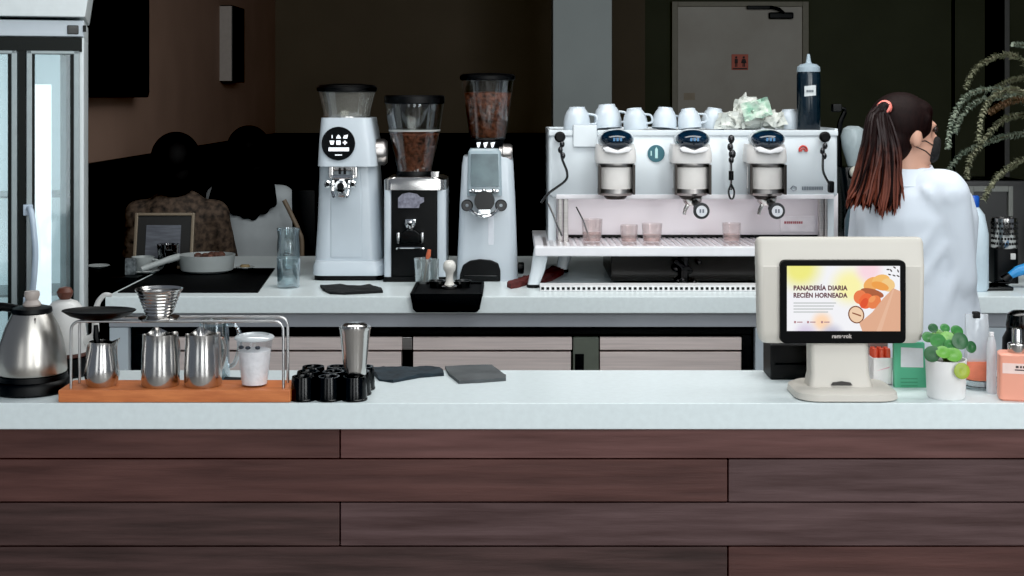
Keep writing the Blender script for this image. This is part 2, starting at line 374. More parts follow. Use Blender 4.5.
# black table end left of the worktop, with the black mat that continues it
st = thing('side_table', 'black side table tucked beside the fridge at the counter end', 'table', (-1.6, 5.45, 0))
MB().box(-1.82, XK - 0.012, 5.22, 5.84, TOP - 0.03, TOP + 0.004, 0.003).build('tabletop', BLACK, st)
for px_, py_ in ((-1.79, 5.25), (-1.79, 5.81), (XK - 0.04, 5.25), (XK - 0.04, 5.81)):
    MB().box(px_ - 0.018, px_ + 0.018, py_ - 0.018, py_ + 0.018, 0, TOP - 0.03, 0.002).build('leg', BLACK, st)
m = MB().prism([(XK + 0.02, YC(293)), (X(258, YC(293)), YC(293)), (X(275, YC(269)), YC(269)), (XK + 0.02, YC(269))], TOP, TOP + 0.004, 'Z')
tag(m.build('black_mat', RUBBER, origin=(-1.1, 5.2, TOP)), 'large flat black mat on the white back worktop under the serving dishes', 'mat')
# ================================================================== upright glass door fridge
FY = 4.5
fx1 = X(84, FY); fg = thing('display_fridge', 'tall white upright display fridge with lit glass doors and bowed handle', 'fridge', (fx1, FY, 0))
fw, fd = 0.9, 0.55; fx0 = fx1 - fw
FRW = mat('fridge_white', (208, 216, 218), 0.35, var=0.03)
FRD = mat('fridge_dark_trim', (16, 20, 18), 0.5, spec=0.2)
FRA = mat('fridge_alu', (140, 150, 152), 0.4, 0.6)
z38, z20 = Z(37.5, FY), Z(20, FY)
m = MB()
m.box(fx0, fx0 + 0.03, FY, FY + fd, 0.08, z38, 0.004).box(fx1 - 0.016, fx1, FY, FY + fd, 0.08, z38, 0.004).box(fx0, fx1, FY + fd - 0.03, FY + fd, 0.08, z38)
m.box(fx0, fx1, FY, FY + fd, 0.08, 0.2, 0.004).box(fx0, fx1, FY + 0.02, FY + fd, z38, z20, 0.003)
m.build('cabinet', FRW, fg)
MB().box(fx0, fx1, FY - 0.006, FY + 0.022, z38 + 0.002, z20 - 0.002, 0.004).build('header_strip', GREYWHITE, fg)
hd = MB()
hd.prism([(fx0 - 0.02, z20 + 0.008), (fx1 + 0.004, z20 + 0.008), (fx1 + 0.03, 2.06), (fx0 - 0.02, 2.06)], FY - 0.02, FY + fd, 'Y', 0.004)
hd.build('canopy', FRW, fg, label='tilted white top canopy')
dp = MB().box(X(68, FY), X(79, FY), FY - 0.01, FY - 0.004, Z(34.5, FY), Z(25.5, FY), 0.003).build('temperature_display', BLACKGLOSS, fg)
MB().box(X(83, FY), X(86, FY), FY - 0.01, FY - 0.004, Z(32, FY), Z(25.5, FY), 0.001).build('badge', FRD, fg)
LIT = mat('fridge_liner', (216, 228, 232), 0.5, var=0.05, scale=3, emit=(186, 206, 212), es=0.5)  # liner glows by itself to give the lit interior
REFL = mat('glass_reflection', (255, 255, 255), 0.5, emit=(250, 250, 255), es=1.15)
MB().box(fx0 + 0.03, fx1 - 0.016, FY + fd - 0.05, FY + fd - 0.03, 0.2, z38).build('liner', LIT, fg)
MB().box(X(33, FY), X(50, FY), FY + 0.2, FY + 0.215, 0.3, Z(84, FY), 0.003).build('reflection_strip', REFL, fg, label='glowing white strip as glass reflection')  # glowing strip added for the white reflection in the door glass
for k in range(4):
    MB().box(fx0 + 0.035, fx1 - 0.03, FY + 0.24, FY + fd - 0.05, 0.3 + 0.33 * k, 0.308 + 0.33 * k).build('shelf', FRA, fg)
m = MB().box(fx0, fx1 - 0.006, FY - 0.002, FY + 0.03, Z(52, FY), z38 - 0.001); m.build('door_track', FRD, fg)
zt = Z(51, FY)
def fdoor(a, b, hp=None, yy=FY - 0.012):
    m = MB(); w = 0.018
    m.box(a, a + w, yy, yy + 0.03, 0.2, zt, 0.003).box(b - w, b, yy, yy + 0.03, 0.2, zt, 0.003).box(a, b, yy, yy + 0.03, 0.2, 0.24, 0.003).box(a, b, yy, yy + 0.03, zt - 0.012, zt, 0.003)
    o = m.build('door', FRA, fg)
    m = MB(); m.box(a + w, a + w + 0.007, yy + 0.004, yy + 0.024, 0.24, zt - 0.012).box(b - w - 0.01, b - w, yy + 0.004, yy + 0.024, 0.24, zt - 0.012).build('gasket', FRD, o)
    MB().box(a + w, b - w, yy + 0.012, yy + 0.016, 0.24, zt - 0.012).build('pane', glass('fridge_glass', (240, 248, 249), 0.12, 0.1), o)
    return o
d2 = fdoor(X(29.5, FY), fx1 - 0.014)
d1 = fdoor(fx0 + 0.005, X(21, FY))
MB().box(X(21.5, FY), X(29, FY), FY - 0.008, FY + 0.03, 0.2, zt, 0.002).build('centre_post', FRD, fg)
hx = X(33.5, FY); yh = FY - 0.012
pts = bez([(hx - 0.006, yh, Z(206, FY)), (hx + 0.004, yh - 0.03, Z(210, FY)), (hx + 0.013, yh - 0.05, Z(228, FY)), (hx + 0.018, yh - 0.055, Z(250, FY)), (hx + 0.013, yh - 0.05, Z(276, FY)), (hx + 0.004, yh - 0.03, Z(296, FY)), (hx - 0.006, yh, Z(302, FY))], 6)
m = MB().tube(pts, 0.0095, 10)
m.box(hx - 0.022, hx + 0.008, yh - 0.008, yh, Z(214, FY), Z(203, FY), 0.003).box(hx - 0.022, hx + 0.008, yh - 0.008, yh, Z(306, FY), Z(294, FY), 0.003)
m.build('handle', mat('handle_plastic', (178, 194, 210), 0.25), d2, label='long pale bowed door handle')
MB().box(X(60, FY), X(66, FY), FY + 0.1, FY + 0.5, 0.2, z38, 0.002).build('inner_panel', mat('fridge_inner_grey', (150, 172, 178), 0.5), fg)
DROP = mat('condensation', (150, 172, 178), 0.2)
fg.rotation_euler = (0, 0, math.radians(15.5))
# ================================================================== things on the bar, left part
def pitcher_mesh(mb, c, r, h, spout=0.0, belly=1.04, top=0.94, sp_len=0.016):
    """milk pitcher: waisted wall with a poured lip towards angle spout"""
    t = 0.0012
    prof = [(0, 0), (r * 0.93, 0), (r, 0.004), (r * belly, h * 0.25), (r * (belly + top) / 2, h * 0.6), (r * top, h * 0.86), (r * top * 1.02, h)]
    prof += [(r * top * 1.02 - t, h), (r * top - t, h * 0.86), (r * (belly + top) / 2 - t, h * 0.6), (r * belly - t, h * 0.25), (r - t, 0.006), (0, 0.005)]
    a = MB(); a.lathe(prof, (0, 0, 0), 40)
    for v in a.bm.verts:
        w = max(0, (v.co.z / h - 0.55) / 0.45); ang = math.atan2(v.co.y, v.co.x) - spout
        ang = (ang + PI) % (2 * PI) - PI
        g = math.exp(-(ang / 0.33) ** 2) * w * w
        if v.co.xy.length > r * 0.4:
            d = Vector((math.cos(spout), math.sin(spout), 0)); v.co += d * g * sp_len + Vector((0, 0, 0.006 * g))
            v.co.z -= 0.004 * w * w * math.exp(-((abs(ang) - 0.75) / 0.35) ** 2)
    bmesh.ops.translate(a.bm, vec=Vector(c), verts=a.bm.verts)
    me = bpy.data.meshes.new('tmp'); a.bm.to_mesh(me); a.bm.free(); mb.bm.from_mesh(me); bpy.data.meshes.remove(me)
def pitcher(label, c, r, h, spout, hang, group=None, **k):
    t = thing('milk_pitcher', label, 'pitcher', c, group)
    m = MB(); pitcher_mesh(m, c, r, h, spout, **k); m.build('jug', STEEL, t)
    d = Vector((math.cos(hang), math.sin(hang), 0)); C = Vector(c)
    P = bez([C + d * r * 0.94 + Vector((0, 0, h * 0.86)), C + d * (r + 0.02) + Vector((0, 0, h * 0.84)), C + d * (r + 0.028) + Vector((0, 0, h * 0.55)), C + d * (r + 0.016) + Vector((0, 0, h * 0.25)), C + d * r * 1.0 + Vector((0, 0, h * 0.22))], 6)
    MB().tube(P, 0.004, 8).build('handle', STEEL, t)
    return t
# ---- wooden pour-over stand
WOOD = mat('orange_wood', (212, 128, 74), 0.5, c2=(186, 104, 58), scale=5, stretch=(3, 20, 20), bump=0.08)
BY0, BY1, BZ = 3.112, 3.225, TOP + 0.028
ds = thing('pour_over_stand', 'pour-over stand: orange wood board with two thin steel wire hoops', 'stand', (X(174, 3.16), 3.165, TOP))
MB().box(X(58, 3.112), X(290.5, 3.112), BY0, BY1, TOP + 0.0005, BZ, 0.003).build('board', WOOD, ds)
hx0, hx1 = -0.986, -0.511; HT = 1.128
for yy in (3.13, 3.192):
    P = [(hx0, yy, BZ - 0.01), (hx0, yy, HT - 0.02)] + [(hx0 + 0.02 - 0.02 * math.cos(a), yy, HT - 0.02 + 0.02 * math.sin(a)) for a in (0.4, 0.8, 1.2, PI / 2)] + \
        [(hx1 - 0.02 + 0.02 * math.sin(a), yy, HT - 0.02 + 0.02 * math.cos(a)) for a in (0, 0.4, 0.8, 1.2, PI / 2)] + [(hx1, yy, BZ - 0.01)]
    MB().tube(P, 0.0032, 10).build('wire_hoop', mat('satin_wire', (196, 196, 196), 0.3, 1.0), ds)
# ---- dripper on the wires
c = (X(159, 3.161), 3.161, HT + 0.003); h = 0.066
t = thing('coffee_dripper', 'ridged stainless steel coffee dripper cone resting on the wire hoops', 'dripper', c)
pr = [(0.026, 0), (0.027, 0.004)]
for k in range(7): z = 0.006 + k * 0.0078; r = 0.027 + (z / 0.06) * 0.022; pr += [(r, z), (r + 0.0022, z + 0.003), (r + 0.0012, z + 0.006)]
pr += [(0.052, 0.062), (0.054, h), (0.0525, h), (0.05, 0.061), (0.0255, 0.003), (0.026, 0)]
MB().lathe(pr, c, 40).build('cone', STEEL, t)
MB().lathe([(0.024, -0.002), (0.046, -0.003), (0.047, 0), (0.046, 0.002), (0.0262, 0.003), (0.024, -0.002)], c, 40).build('flange', STEEL, t)
# ---- black dish on the wires
def ring(px0, px1, z, d, y=3.16, n=28):
    cx, w = (X(px0, y) + X(px1, y)) / 2, (X(px1, y) - X(px0, y)) / 2
    return [(cx + w * math.cos(2 * PI * k / n) * (1 if math.cos(2 * PI * k / n) > 0 else 1.0), y + d * math.sin(2 * PI * k / n), z) for k in range(n)]
z0 = HT + 0.0032
m = MB().loft([ring(80, 121, z0, 0.042), ring(70, 129, z0 + 0.006, 0.05), ring(62, 136, z0 + 0.0165, 0.056), ring(62.5, 135.5, z0 + 0.018, 0.055), ring(70, 129, z0 + 0.013, 0.048)])
tag(m.build('shallow_dish', BLACK, origin=(X(100, 3.16), 3.16, z0)), 'shallow black oval dish resting on the left end of the wire hoops', 'dish')
# ---- pitchers on the board
pitcher('short wide steel milk pitcher at the left end of the board under the black dish', (X(102, 3.163), 3.163, BZ), 0.034, 0.1, 0.25, 2.4, 'steel milk pitchers on the stand', belly=1.16, top=0.82, sp_len=0.012)
pitcher('straight steel milk pitcher on the board directly below the coffee dripper', (X(160.5, 3.163), 3.163, BZ), 0.0425, 0.118, 2.0, 1.2, 'steel milk pitchers on the stand', belly=1.01, top=0.92)
pitcher('straight steel milk pitcher on the board beside the white lidded cup', (X(203, 3.163), 3.163, BZ), 0.042, 0.118, 1.9, 1.0, 'steel milk pitchers on the stand', belly=1.01, top=0.92)
# black spoon in the first pitcher
pp = Vector((X(99, 3.165), 3.165, BZ + 0.008))
m = MB().tube([pp + Vector((0.006, 0, 0)), pp + Vector((0.002, 0, 0.06)), pp + Vector((-0.006, 0, 0.1)), pp + Vector((-0.007, 0, 0.128))], [0.003, 0.004, 0.008, 0.005], 8)
m.ell(pp + Vector((0.006, 0, 0.006)), (0.01, 0.005, 0.008))
tag(m.build('spoon', BLACK, origin=pp), 'black spoon handle sticking up from the short wide pitcher', 'spoon')
# ---- plastic cup
c = Vector((X(254.5, 3.163), 3.163, BZ)); t = thing('plastic_cup', 'clear plastic cup with lid filled with white powder on the wood board', 'cup', c)
CUPW = glass('cup_plastic', (250, 251, 252), 0.06)
MB().lathe([(0, 0), (0.028, 0), (0.029, 0.003), (0.0405, 0.104), (0.0395, 0.104), (0.0282, 0.004), (0, 0.003)], c, 36).build('cup', CUPW, t)
MB().lathe([(0, 0.0035), (0.0278, 0.0045), (0.0365, 0.08), (0.02, 0.084), (0, 0.081)], c, 32).build('contents', mat('white_powder', (244, 240, 240), 0.8, bump=0.3, scale=80), t)
MB().lathe([(0, 0.108), (0.03, 0.108), (0.032, 0.104), (0.041, 0.104), (0.0445, 0.106), (0.0445, 0.1095), (0.042, 0.112), (0.034, 0.115), (0.031, 0.1105), (0, 0.1105)], c, 36).build('lid', glass('lid_plastic', (236, 240, 242), 0.2, 0.5), t)
m = MB()
for a in (-2.3, -1.8, -1.2): m.ell(c + Vector((0.0368 * math.cos(a), 0.0368 * math.sin(a), 0.091)), (0.006, 0.006, 0.004))
m.build('scoop_marks', mat('dark_flecks', (44, 50, 60), 0.6), t)
# ---- glass jug behind the board
c = Vector((X(214, 3.345), 3.345, TOP)); t = thing('glass_jug', 'clear glass jug with handle behind the pitchers on the bar', 'jug', c)
MB().lathe([(0, 0), (0.036, 0), (0.038, 0.004), (0.036, 0.1), (0.033, 0.143), (0.0315, 0.143), (0.0345, 0.1), (0.036, 0.006), (0, 0.005)], c, 36).build('body', glass('jug_glass', (238, 244, 245), 0.3), t)
P = bez([c + Vector((0.032, 0, 0.135)), c + Vector((0.055, 0, 0.13)), c + Vector((0.062, 0, 0.09)), c + Vector((0.05, 0, 0.045)), c + Vector((0.036, 0, 0.035))], 6)
MB().tube(P, 0.005, 8).build('handle', glass('jug_glass', (238, 244, 245), 0.3), t)
MB().lathe([(0.031, 0.141), (0.0345, 0.141), (0.0345, 0.146), (0.031, 0.146), (0.031, 0.141)], c, 32).build('rim', STEEL, t)
tag(MB().loft([[(X(p, 3.3), y, z) for p, y in ((223, 3.28), (243, 3.27), (244, 3.33), (222, 3.34))] for z in (TOP, TOP + 0.012)]).build('folded_rag', DARKFAB, origin=(X(233, 3.3), 3.3, TOP)), 'small dark rag on the bar behind the lidded cup', 'rag')
# ---- steel electric kettle
c = Vector((X(32, 3.24), 3.24, TOP)); t = thing('electric_kettle', 'conical brushed steel electric kettle on a black base at the bar end', 'kettle', c)
MB().lathe([(0, 0), (0.084, 0), (0.088, 0.004), (0.088, 0.022), (0.084, 0.028), (0.08, 0.03), (0.079, 0.042), (0, 0.042)], c, 44).build('base', BLACK, t)
MB().lathe([(0.0, 0.043), (0.0765, 0.043), (0.0785, 0.047), (0.077, 0.075), (0.071, 0.112), (0.06, 0.148), (0.0445, 0.18), (0, 0.181)], c, 48).build('body', mat('kettle_steel', (190, 186, 180), 0.3, 1.0, var=0.06, scale=3, rv=0.05), t)
MB().lathe([(0.0, 0.178), (0.042, 0.178), (0.046, 0.183), (0.044, 0.192), (0.03, 0.196), (0, 0.197)], c, 36).build('collar', BLACK, t, label='black collar around the lid')
MB().lathe([(0.0, 0.196), (0.02, 0.196), (0.021, 0.2), (0.014, 0.21), (0.018, 0.222), (0.016, 0.23), (0, 0.232)], c, 24).build('lid_knob', mat('pale_knob', (168, 158, 152), 0.4), t)
P = bez([c + Vector((-0.035, 0.01, 0.187)), c + Vector((-0.085, 0.01, 0.19)), c + Vector((-0.115, 0.01, 0.15)), c + Vector((-0.11, 0.01, 0.09)), c + Vector((-0.085, 0.01, 0.065))], 6)
MB().tube(P, [0.01] * 5 + [0.011] * (len(P) - 5), 10).build('handle', BLACK, t)
m = MB(); q = [(0.0, 0.0), (1, 0)]
sx = 0.03
m.loft([[c + Vector((sx - 0.006, -0.05, 0.09)), c + Vector((sx + 0.008, -0.05, 0.09)), c + Vector((sx + 0.002, -0.062, 0.088))],
        [c + Vector((sx - 0.024, -0.03, 0.176)), c + Vector((sx + 0.0, -0.02, 0.176)), c + Vector((sx - 0.008, -0.046, 0.174))]])
m.build('spout', mat('kettle_steel', (190, 186, 180)), t)
# ---- white gooseneck kettle
c = Vector((X(65, 3.415), 3.415, TOP)); t = thing('gooseneck_kettle', 'white gooseneck kettle with brown wood lid knob behind the steel kettle', 'kettle', c)
KW = mat('kettle_white', (206, 206, 204), 0.35, var=0.03)
MB().lathe([(0, 0), (0.052, 0), (0.056, 0.005), (0.056, 0.04), (0.054, 0.046), (0, 0.047)], c, 40).build('base', BLACK, t)
MB().lathe([(0, 0.0475), (0.05, 0.0475), (0.0525, 0.05), (0.0525, 0.058), (0, 0.058)], c, 40).build('base_ring', mat('brown_ring', (84, 52, 44), 0.5), t)
MB().lathe([(0, 0.0585), (0.053, 0.0585), (0.054, 0.062), (0.051, 0.1), (0.044, 0.15), (0.042, 0.16), (0, 0.161)], c, 44).build('body', KW, t)
MB().lathe([(0, 0.16), (0.041, 0.16), (0.04, 0.168), (0.03, 0.18), (0.014, 0.186), (0, 0.187)], c, 36).build('lid', KW, t)
MB().lathe([(0, 0.186), (0.012, 0.186), (0.017, 0.194), (0.02, 0.204), (0.014, 0.214), (0, 0.217)], c, 24).build('lid_knob', mat('knob_wood', (108, 62, 46), 0.45, c2=(76, 42, 32), scale=12), t)
P = bez([c + Vector((0.048, -0.008, 0.085)), c + Vector((0.075, -0.01, 0.1)), c + Vector((0.078, -0.012, 0.135)), c + Vector((0.083, -0.014, 0.175)), c + Vector((0.1, -0.016, 0.198)), c + Vector((0.118, -0.018, 0.198))], 6)
n = len(P); MB().tube(P, [0.0105 - 0.006 * k / n for k in range(n)], 10).build('spout', KW, t)
P = bez([c + Vector((-0.046, 0, 0.15)), c + Vector((-0.09, 0, 0.15)), c + Vector((-0.095, 0, 0.1)), c + Vector((-0.085, 0, 0.075))], 6)
MB().tube(P, 0.008, 8).build('handle', KW, t)
# ---- black cups, three rows of three, turned upside down
r, hh = 0.0285, 0.053
first = None
for i in range(3):
    for j in range(3):
        loc = (X(303.5, 3.145) + i * 0.0575 + 0.003 * j, 3.142 + j * 0.0578, TOP)
        lab = '%s black upside-down cup in the %s row beside the wood board' % (('leftmost', 'middle', 'rightmost')[i], ('front', 'centre', 'back')[j])
        if first is None:
            first = thing('tasting_cup', lab, 'cup', loc, 'upside-down black cups on the bar')
            MB().lathe([(r, 0), (r, 0.003), (r * 0.985, 0.012), (r * 0.93, hh - 0.006), (r * 0.88, hh), (r * 0.7, hh), (r * 0.64, hh - 0.004), (0, hh - 0.004)], loc, 28).build('cup', BLACKGLOSS, first)
            MB().lathe([(r * 1.0, 0.0005), (r * 1.03, 0.001), (r * 1.03, 0.004), (r * 1.0, 0.005)], loc, 28).build('rim', BLACKGLOSS, first)
        else: copy_tree(first, loc, label=lab)
c = (X(355, 3.16), 3.16, TOP + hh); t = thing('steel_tumbler', 'tall tapered steel tumbler standing on the upside-down black cups', 'tumbler', c)
MB().lathe([(0, 0), (0.024, 0), (0.0255, 0.003), (0.0265, 0.02), (0.0345, 0.1), (0.036, 0.104), (0.036, 0.109), (0, 0.109)], c, 40).build('body', STEEL, t)
MB().lathe([(0, 0.109), (0.028, 0.109), (0.028, 0.112), (0.022, 0.116), (0, 0.1165)], c, 36).build('lid', STEEL, t)
# ---- cloths
def cloth(name, label, outline, th, m, z=TOP, cat='cloth', seed=0, lift=0.006):
    b = bmesh.new(); pts = [Vector((X(px, YC(py, z)), YC(py, z), 0)) for px, py in outline]
    cen = sum(pts, Vector()) / len(pts); R = []
    dense = []
    for i in range(len(pts)):
        for k in range(6): dense.append(pts[i].lerp(pts[(i + 1) % len(pts)], k / 6))
    for f in (1.0, 0.97, 0.75, 0.5, 0.25): R.append([b.verts.new(cen + (p - cen) * f) for p in dense])
    low = [b.verts.new(p.copy()) for p in dense]
    n = len(dense)
    for A, B in zip([low] + R, R):
        for k in range(n): b.faces.new((A[k], A[(k + 1) % n], B[(k + 1) % n], B[k]))
    v0 = b.verts.new(cen)
    for k in range(n): b.faces.new((R[-1][k], R[-1][(k + 1) % n], v0))
    b.faces.new(low[::-1])
    ls = set(low)
    for v in b.verts:
        if v in ls: v.co.z = z + 0.0003
        else: v.co.z = z + th + lift * (noise.noise(v.co * 22 + Vector((seed, 0, 0))) + 0.4)  
    bmesh.ops.recalc_face_normals(b, faces=b.faces)
    mb = MB(); mb._merge(b); o = mb.build(name, m, origin=(cen.x, cen.y, z), angle=60)
    return tag(o, label, cat)
cloth('cleaning_cloth', 'crumpled dark teal cloth on the bar behind the steel tumbler', [(370, 371), (383, 369), (396, 371), (420, 369), (440, 370), (444, 376), (420, 378), (393, 383), (379, 381)], 0.006, mat('dark_teal_cloth', (30, 42, 50), 0.85, var=0.4, scale=40, bump=0.4), seed=3)
cloth('folded_cloth', 'flat dark grey folded cloth on the bar, middle of its back edge', [(445, 369), (470, 368), (492, 368), (506, 378), (506, 381), (480, 383), (459, 384), (449, 376)], 0.007, mat('grey_cloth', (62, 66, 68), 0.7, c2=(86, 90, 92), scale=12, bump=0.15), seed=9, lift=0.002)
# ================================================================== point of sale terminal and neighbours
PY = 3.2
CREAM = mat('pos_cream', (204, 199, 190), 0.45, var=0.02, scale=6)
t = thing('point_of_sale_terminal', 'cream point-of-sale terminal whose customer screen shows a bakery advert', 'cash register', (X(841, PY), PY, TOP))
cx = X(841.5, PY)
m = MB(); secs = []
for z, w, d in ((TOP + 0.0005, 0.222, 0.17), (TOP + 0.003, 0.232, 0.18), (TOP + 0.016, 0.228, 0.176), (TOP + 0.022, 0.21, 0.16)): secs.append(rrect(cx, PY, w, d, 0.05, z, 6))
m.loft(secs).build('base', CREAM, t)
m = MB(); xn = X(838.5, PY); secs = []
for z, w, d, yy in ((TOP + 0.02, 0.146, 0.07, PY + 0.005), (TOP + 0.05, 0.134, 0.062, PY + 0.008), (TOP + 0.14, 0.132, 0.055, PY + 0.02)): secs.append(rrect(xn, yy, w, d, 0.012, z, 4))
m.loft(secs).build('neck', CREAM, t)
MB().prism([(xn - 0.024, TOP + 0.027), (xn + 0.024, TOP + 0.027), (xn + 0.02, TOP + 0.033), (xn, TOP + 0.036), (xn - 0.02, TOP + 0.033)], PY - 0.0335, PY - 0.029, 'Y').build('logo_strip', mat('logo_dark', (50, 46, 44), 0.5), t)
yh = PY - 0.012                                # front of the housing
zt, zb = Z(238.5, yh), Z(344, yh); xl, xr = X(757.5, yh), X(926.5, yh); zc = Z(265.5, yh)
m = MB()
def hring(z, y0, y1, ins=0.0, r=0.014): return [(p[0], p[1], z) for p in rrect((xl + xr) / 2, (y0 + y1) / 2, xr - xl - 2 * ins, y1 - y0, r, z, 4)]
m.loft([hring(zb, yh + 0.012, yh + 0.04, 0.016), hring(zb + 0.008, yh + 0.004, yh + 0.045, 0.008), hring(zb + 0.03, yh, yh + 0.05, 0.004), hring(zc - 0.003, yh, yh + 0.055, 0.0015), hring(zc + 0.001, yh + 0.004, yh + 0.055, 0.001), hring(zt - 0.012, yh + 0.014, yh + 0.05), hring(zt - 0.003, yh + 0.017, yh + 0.047, 0.003), hring(zt, yh + 0.02, yh + 0.043, 0.008)])
m.build('housing', CREAM, t)
yb = yh - 0.012
bz = MB().prism(rr2(X(780.5, yb), X(906, yb), Z(343.5, yb), Z(260.5, yb), 0.012, 6), yb, yh + 0.012, 'Y', 0.002).build('display', mat('bezel_black', (4, 4, 5), 0.5, spec=0.12), t, label='black bezel of the customer display')
lettering('brand_mark', 'ragnerok', mat('bezel_mark', (176, 168, 164), 0.5), bz, X(832, yb), X(852, yb), Z(339.5, yb), Z(334, yb), yb)
# screen picture
ys = yb - 0.0008
def E(name, c, es=0.85): return mat('screen_' + name, (8, 8, 8), 0.4, var=0.02, emit=c, es=es, spec=0.2)
def sx(px): return X(px, ys)
def sz(py): return Z(py, ys)
def screen_mat():
    m = bpy.data.materials.new('screen_background'); m.use_nodes = True; nt = m.node_tree; N = nt.nodes; L = nt.links
    b = N['Principled BSDF']; tc = N.new('ShaderNodeTexCoord'); last = None
    o = WL[t.name]
    for px, py, r, c in ((800, 268, 30, (236, 232, 128)), (850, 286, 26, (246, 240, 170)), (869, 270, 18, (246, 212, 222)), (822, 322, 14, (250, 214, 180)), (806, 334, 16, (216, 206, 226)), (832, 336, 16, (190, 188, 206))):
        d = N.new('ShaderNodeVectorMath'); d.operation = 'DISTANCE'; d.inputs[1].default_value = (sx(px) - o.x, ys - o.y, sz(py) - o.z)
        L.new(tc.outputs['Object'], d.inputs[0])
        mr = N.new('ShaderNodeMapRange'); mr.interpolation_type = 'SMOOTHSTEP'; mr.inputs['From Min'].default_value = W(r * 0.25, ys); mr.inputs['From Max'].default_value = W(r, ys)
        mr.inputs['To Min'].default_value = 1; mr.inputs['To Max'].default_value = 0
        L.new(d.outputs['Value'], mr.inputs['Value'])
        mx = N.new('ShaderNodeMix'); mx.data_type = 'RGBA'; L.new(mr.outputs['Result'], mx.inputs[0]); mx.inputs[7].default_value = rgb(c)
        if last is None: mx.inputs[6].default_value = rgb((240, 240, 244))
        else: L.new(last.outputs[2], mx.inputs[6])
        last = mx
    L.new(last.outputs[2], b.inputs['Emission Color']); b.inputs['Emission Strength'].default_value = 0.95; b.inputs['Base Color'].default_value = (0.003, 0.003, 0.003, 1); b.inputs['Roughness'].default_value = 0.35; b.inputs['Specular IOR Level'].default_value = 0.2
    return m
MB().prism([(sx(787), sz(331)), (sx(900), sz(331)), (sx(900), sz(266)), (sx(787), sz(266))], ys, yb + 0.0005, 'Y').build('screen', screen_mat(), bz)
TXT = E('text', (104, 60, 70), 0.8)
lettering('headline', 'PANADERÍA DIARIA', TXT, bz, sx(793.5), sx(847.5), sz(290.4), sz(284.2), ys - 0.0004)
lettering('headline', 'RECIÉN HORNEADA', TXT, bz, sx(793.5), sx(847.5), sz(297.8), sz(291.6), ys - 0.0004)
m = MB()
for py, b in ((303, 836), (306, 834), (309, 833), (312, 828)): m.box(sx(793.5), sx(b), ys - 0.0006, ys, sz(py + 0.6), sz(py - 0.6))
m.build('small_print', E('grey', (196, 200, 200), 0.9), bz)
m = MB()
for px in (795, 808, 822): m.box(sx(px - 1), sx(px + 1), ys - 0.0006, ys, sz(323.2), sz(321)).box(sx(px + 2), sx(px + 7.5), ys - 0.0006, ys, sz(322.6), sz(321.6))
m.build('footer_icons', E('rose', (214, 160, 166), 0.6), bz)
def poly(name, pts, c, k, es=0.85): return MB().prism([(sx(a), sz(b)) for a, b in pts], ys - 0.0002 * k, ys - 0.0002 * (k - 1), 'Y').build(name, E(name + '_%d' % k, c, es), bz)
def blob2(cx, cy, rx, ry, a0=0, n=22): return [(cx + rx * math.cos(2 * PI * k / n) * math.cos(a0) - ry * math.sin(2 * PI * k / n) * math.sin(a0), cy + rx * math.cos(2 * PI * k / n) * math.sin(a0) + ry * math.sin(2 * PI * k / n) * math.cos(a0)) for k in range(n)]
poly('pastry', blob2(872, 284, 9, 6.5, -0.5), (248, 178, 98), 2)
poly('pastry', blob2(881, 280.5, 9, 6, -0.2), (252, 196, 112), 3)
poly('pastry', blob2(888, 285, 7, 6.5, 0.5), (250, 210, 142), 4)
poly('pastry_swirl', blob2(880, 286, 9, 4, 0.3), (246, 164, 74), 5)
poly('croissant', blob2(872, 293, 12, 4.2, 0.25), (178, 96, 56), 6)
poly('croissant', blob2(860, 297, 6.5, 7, 0.3), (242, 128, 76), 7)
poly('croissant', blob2(866, 301, 7, 8, 0.5), (246, 110, 58), 8)
poly('croissant', blob2(874, 302, 6, 7.5, 0.8), (240, 132, 74), 9)
poly('croissant_glaze', blob2(864, 303, 3.4, 5.5, 0.5), (232, 84, 40), 10)
poly('croissant_glaze', blob2(872, 299, 2.6, 4, 0.8), (250, 160, 96), 11)
poly('bun', blob2(856, 314.5, 8, 9, -0.4), (150, 92, 62), 12, 0.6)
poly('bun_face', blob2(856, 314.5, 6.8, 7.8, -0.4), (248, 214, 180), 13)
poly('bun_crease', [(852, 312), (861, 315), (860.5, 316.4), (852, 313.4)], (176, 110, 76), 14, 0.6)
poly('paper_bag', [(862, 331), (859, 323), (872, 312), (883, 298), (893, 288), (900, 291), (900, 331)], (232, 178, 146), 15, 0.85)
poly('bag_fold', [(876, 331), (892, 290), (894, 289), (881, 331)], (238, 190, 160), 16, 0.85)
m = MB()
for px, py, a in ((888, 269.5, 0), (891, 270.5, 1), (894.5, 267.5, 0.6), (889.5, 274.5, 0.3), (894, 275.5, 0.4), (898, 271, 1.2), (898, 276, 0.5)):
    m.prism([(sx(p), sz(q)) for p, q in blob2(px, py, 1.7, 0.7, a, 10)], ys - 0.0006, ys, 'Y')
m.build('seed_marks', E('seed', (96, 60, 54), 0.2), bz)
# ---- card reader behind the stand
c = Vector((X(790, 3.4), 3.4, TOP)); k = thing('receipt_printer', 'black receipt printer box behind the cream terminal stand', 'printer', c)
MB().box(X(770.5, 3.36), X(813, 3.36), 3.36, 3.46, TOP, Z(345, 3.36), 0.004).build('body', BLACK, k)
MB().box(X(775, 3.36), X(808, 3.36), 3.357, 3.362, TOP + 0.036, TOP + 0.041, 0.001).build('paper_slot', RUBBER, k)
